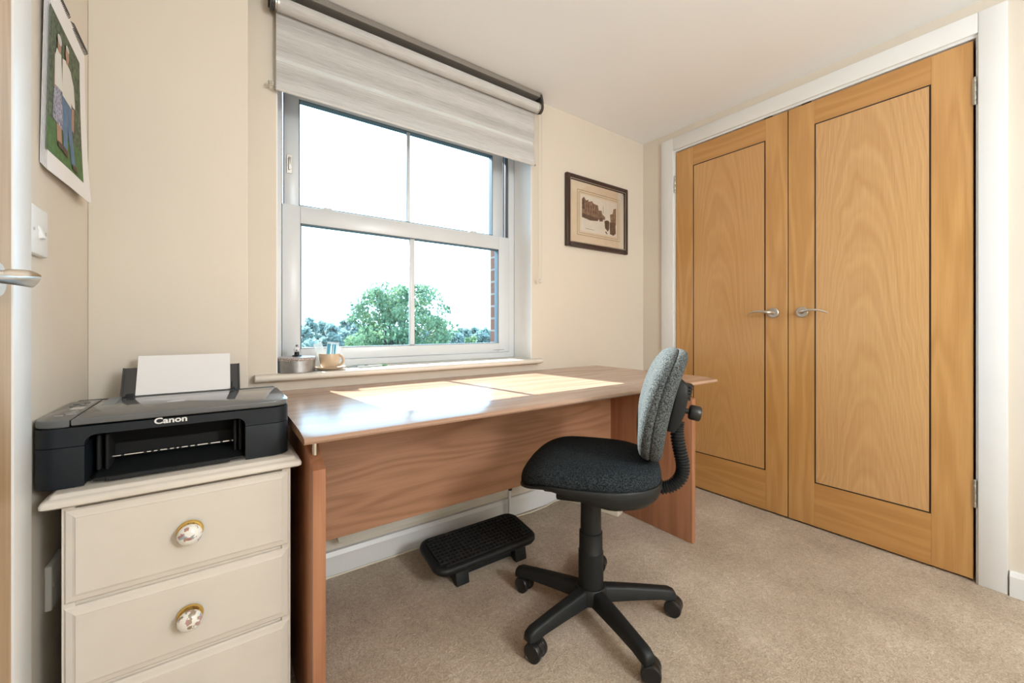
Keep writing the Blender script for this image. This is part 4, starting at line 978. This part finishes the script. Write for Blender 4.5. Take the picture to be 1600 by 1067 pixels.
# ------------------------------------------------------------------ outside: ground, trees
def leaf_mat(name, c1, c2):
    m, nt, b = nmat(name)
    r = ramp(nt, [(0.3, c1), (0.7, c2)]); L(nt, noise(nt, objcoord(nt), 0.9, 3), r.inputs[0]); L(nt, r.outputs[0], b.inputs['Base Color']); b.inputs['Roughness'].default_value = 0.6
    tr = N(nt, 'ShaderNodeBsdfTranslucent'); L(nt, r.outputs[0], tr.inputs[0]); mx = N(nt, 'ShaderNodeMixShader'); mx.inputs[0].default_value = 0.45
    L(nt, b.outputs[0], mx.inputs[1]); L(nt, tr.outputs[0], mx.inputs[2]); L(nt, mx.outputs[0], nt.nodes['Material Output'].inputs[0]); return m
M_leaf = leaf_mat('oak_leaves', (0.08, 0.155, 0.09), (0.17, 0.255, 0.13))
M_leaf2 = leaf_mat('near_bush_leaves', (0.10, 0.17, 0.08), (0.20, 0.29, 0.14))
M_leaf_haze = leaf_mat('haze_tinted_leaves', (0.20, 0.265, 0.245), (0.27, 0.34, 0.30))  # aerial haze is put into this paler, bluish leaf colour
M_bark = plain('bark', (0.06, 0.05, 0.04), 0.9, var=0.3)
struct('ground', box(nb(), -300, 500, 4, 700, -8.2, -8.0), plain('meadow', (0.035, 0.055, 0.045), 0.9, var=0.3, vscale=0.3), 'green ground far below the window', 'ground')
FWD = Vector((math.sin(YAW), math.cos(YAW), 0)); RGT = Vector((math.cos(YAW), -math.sin(YAW), 0))
def at(u, v, d):
    return FWD*d+RGT*((u-800)/637.5*d)+Vector((0, 0, 1.0+(510-v)/637.5*d))
def leaves(b, c, r, n, size, rnd):
    for _ in range(n):
        while True:
            p = Vector((rnd.uniform(-1, 1), rnd.uniform(-1, 1), rnd.uniform(-1, 1)))
            if 0.25 < p.length < 1: break
        p = Vector((p.x*r[0], p.y*r[1], p.z*r[2]))+c
        s = size*rnd.uniform(0.6, 1.3)
        R = Euler((rnd.uniform(0, PI), rnd.uniform(0, PI), rnd.uniform(0, PI))).to_matrix()
        vs = [b.verts.new(p+R @ Vector(q)) for q in ((-s*0.5, 0, 0), (0, -s*0.32, s*0.08), (s*0.5, 0, 0), (0, s*0.32, s*0.08))]
        b.faces.new(vs)
def tree(name, label, u, vtop, d, wpx, mat_, nclump, nleaf, lsize, seed, group=None, vbase=None, clump=0.22, low=0.0, core=True):
    rnd = random.Random(seed)
    top = at(u, vtop, d); half = wpx/637.5*d/2
    base = Vector((top.x, top.y, -8.0))
    H = top.z-base.z
    root = thing(name, label, 'tree', tuple(base), 0, group)
    zb = base.z+low*H
    cen = Vector((top.x, top.y, (top.z+zb)/2)); rz = (top.z-zb)/2
    b = nb(); clumps = []
    for i in range(nclump):
        while True:
            p = Vector((rnd.uniform(-1, 1), rnd.uniform(-1, 1), rnd.uniform(-1, 1)))
            if p.length < 1 and p.length > 0.35: break
        k = 1-clump*0.8
        c = cen+Vector((p.x*half*k, p.y*half*k, p.z*rz*k)); clumps.append(c)
        rr = half*clump*rnd.uniform(0.7, 1.25)
        leaves(b, c, (rr, rr, rr*0.8), nleaf, lsize, rnd)
    obj('crown', b, mat_, root, False)
    b = nb(); tube(b, [base, Vector((base.x, base.y, base.z+H*0.3)), Vector((base.x, base.y, base.z+H*0.62))], [half*0.075, half*0.06, half*0.03], 10)
    tr = obj('trunk', b, M_bark, root)
    if core:
        b = nb()
        for i in range(0, nclump, max(1, nclump//26)):
            c = clumps[i]; s0 = Vector((base.x, base.y, base.z+H*rnd.uniform(0.30, 0.5)))
            mid = s0.lerp(c, 0.5)+Vector((0, 0, H*0.03))
            tube(b, [s0, mid, c], [half*0.028, half*0.018, half*0.006], 6)
        obj('branch', b, M_bark, tr)
    return root
tree('oak_tree', 'large spreading green tree in the middle of the window view', 629, 427, 34.0, 182, M_leaf, 150, 85, 0.30, 3, None, clump=0.17, low=0.28)
tree('bush_tree', 'bright green bushy tree low in front of the large tree, left side', 560, 500, 22.0, 105, M_leaf2, 46, 90, 0.22, 5, None, clump=0.26, low=0.2, core=False)
tree('bush_tree', 'pale bushy tree at the left edge of the window view', 478, 512, 26.0, 66, M_leaf_haze, 30, 80, 0.30, 8, None, clump=0.3, low=0.2, core=False)
tree('bush_tree', 'pale rounded tree right of the large tree', 738, 516, 52.0, 40, M_leaf2, 26, 80, 0.34, 9, None, clump=0.3, low=0.2, core=False)
tree('bush_tree', 'pale rounded tree at the right edge of the window view', 770, 522, 46.0, 26, M_leaf2, 22, 70, 0.3, 10, None, clump=0.3, low=0.2, core=False)
rn = random.Random(11)
us = [(470, 494), (486, 489), (503, 497), (516, 495), (530, 499), (543, 488), (556, 500), (585, 500), (612, 502), (640, 502), (668, 503), (694, 504), (712, 506), (726, 504), (741, 507), (756, 505), (770, 507), (783, 508)]
for i, (u, v) in enumerate(us):
    tree('distant_tree', 'far skyline tree with blue green haze painted into its leaves', u, v, (84, 100, 118)[i % 3]+rn.uniform(-2, 2), rn.uniform(30, 40), M_leaf_haze, 24, 80, 0.95, 20+i, 'far wooded skyline', clump=0.36, low=0.1, core=False)
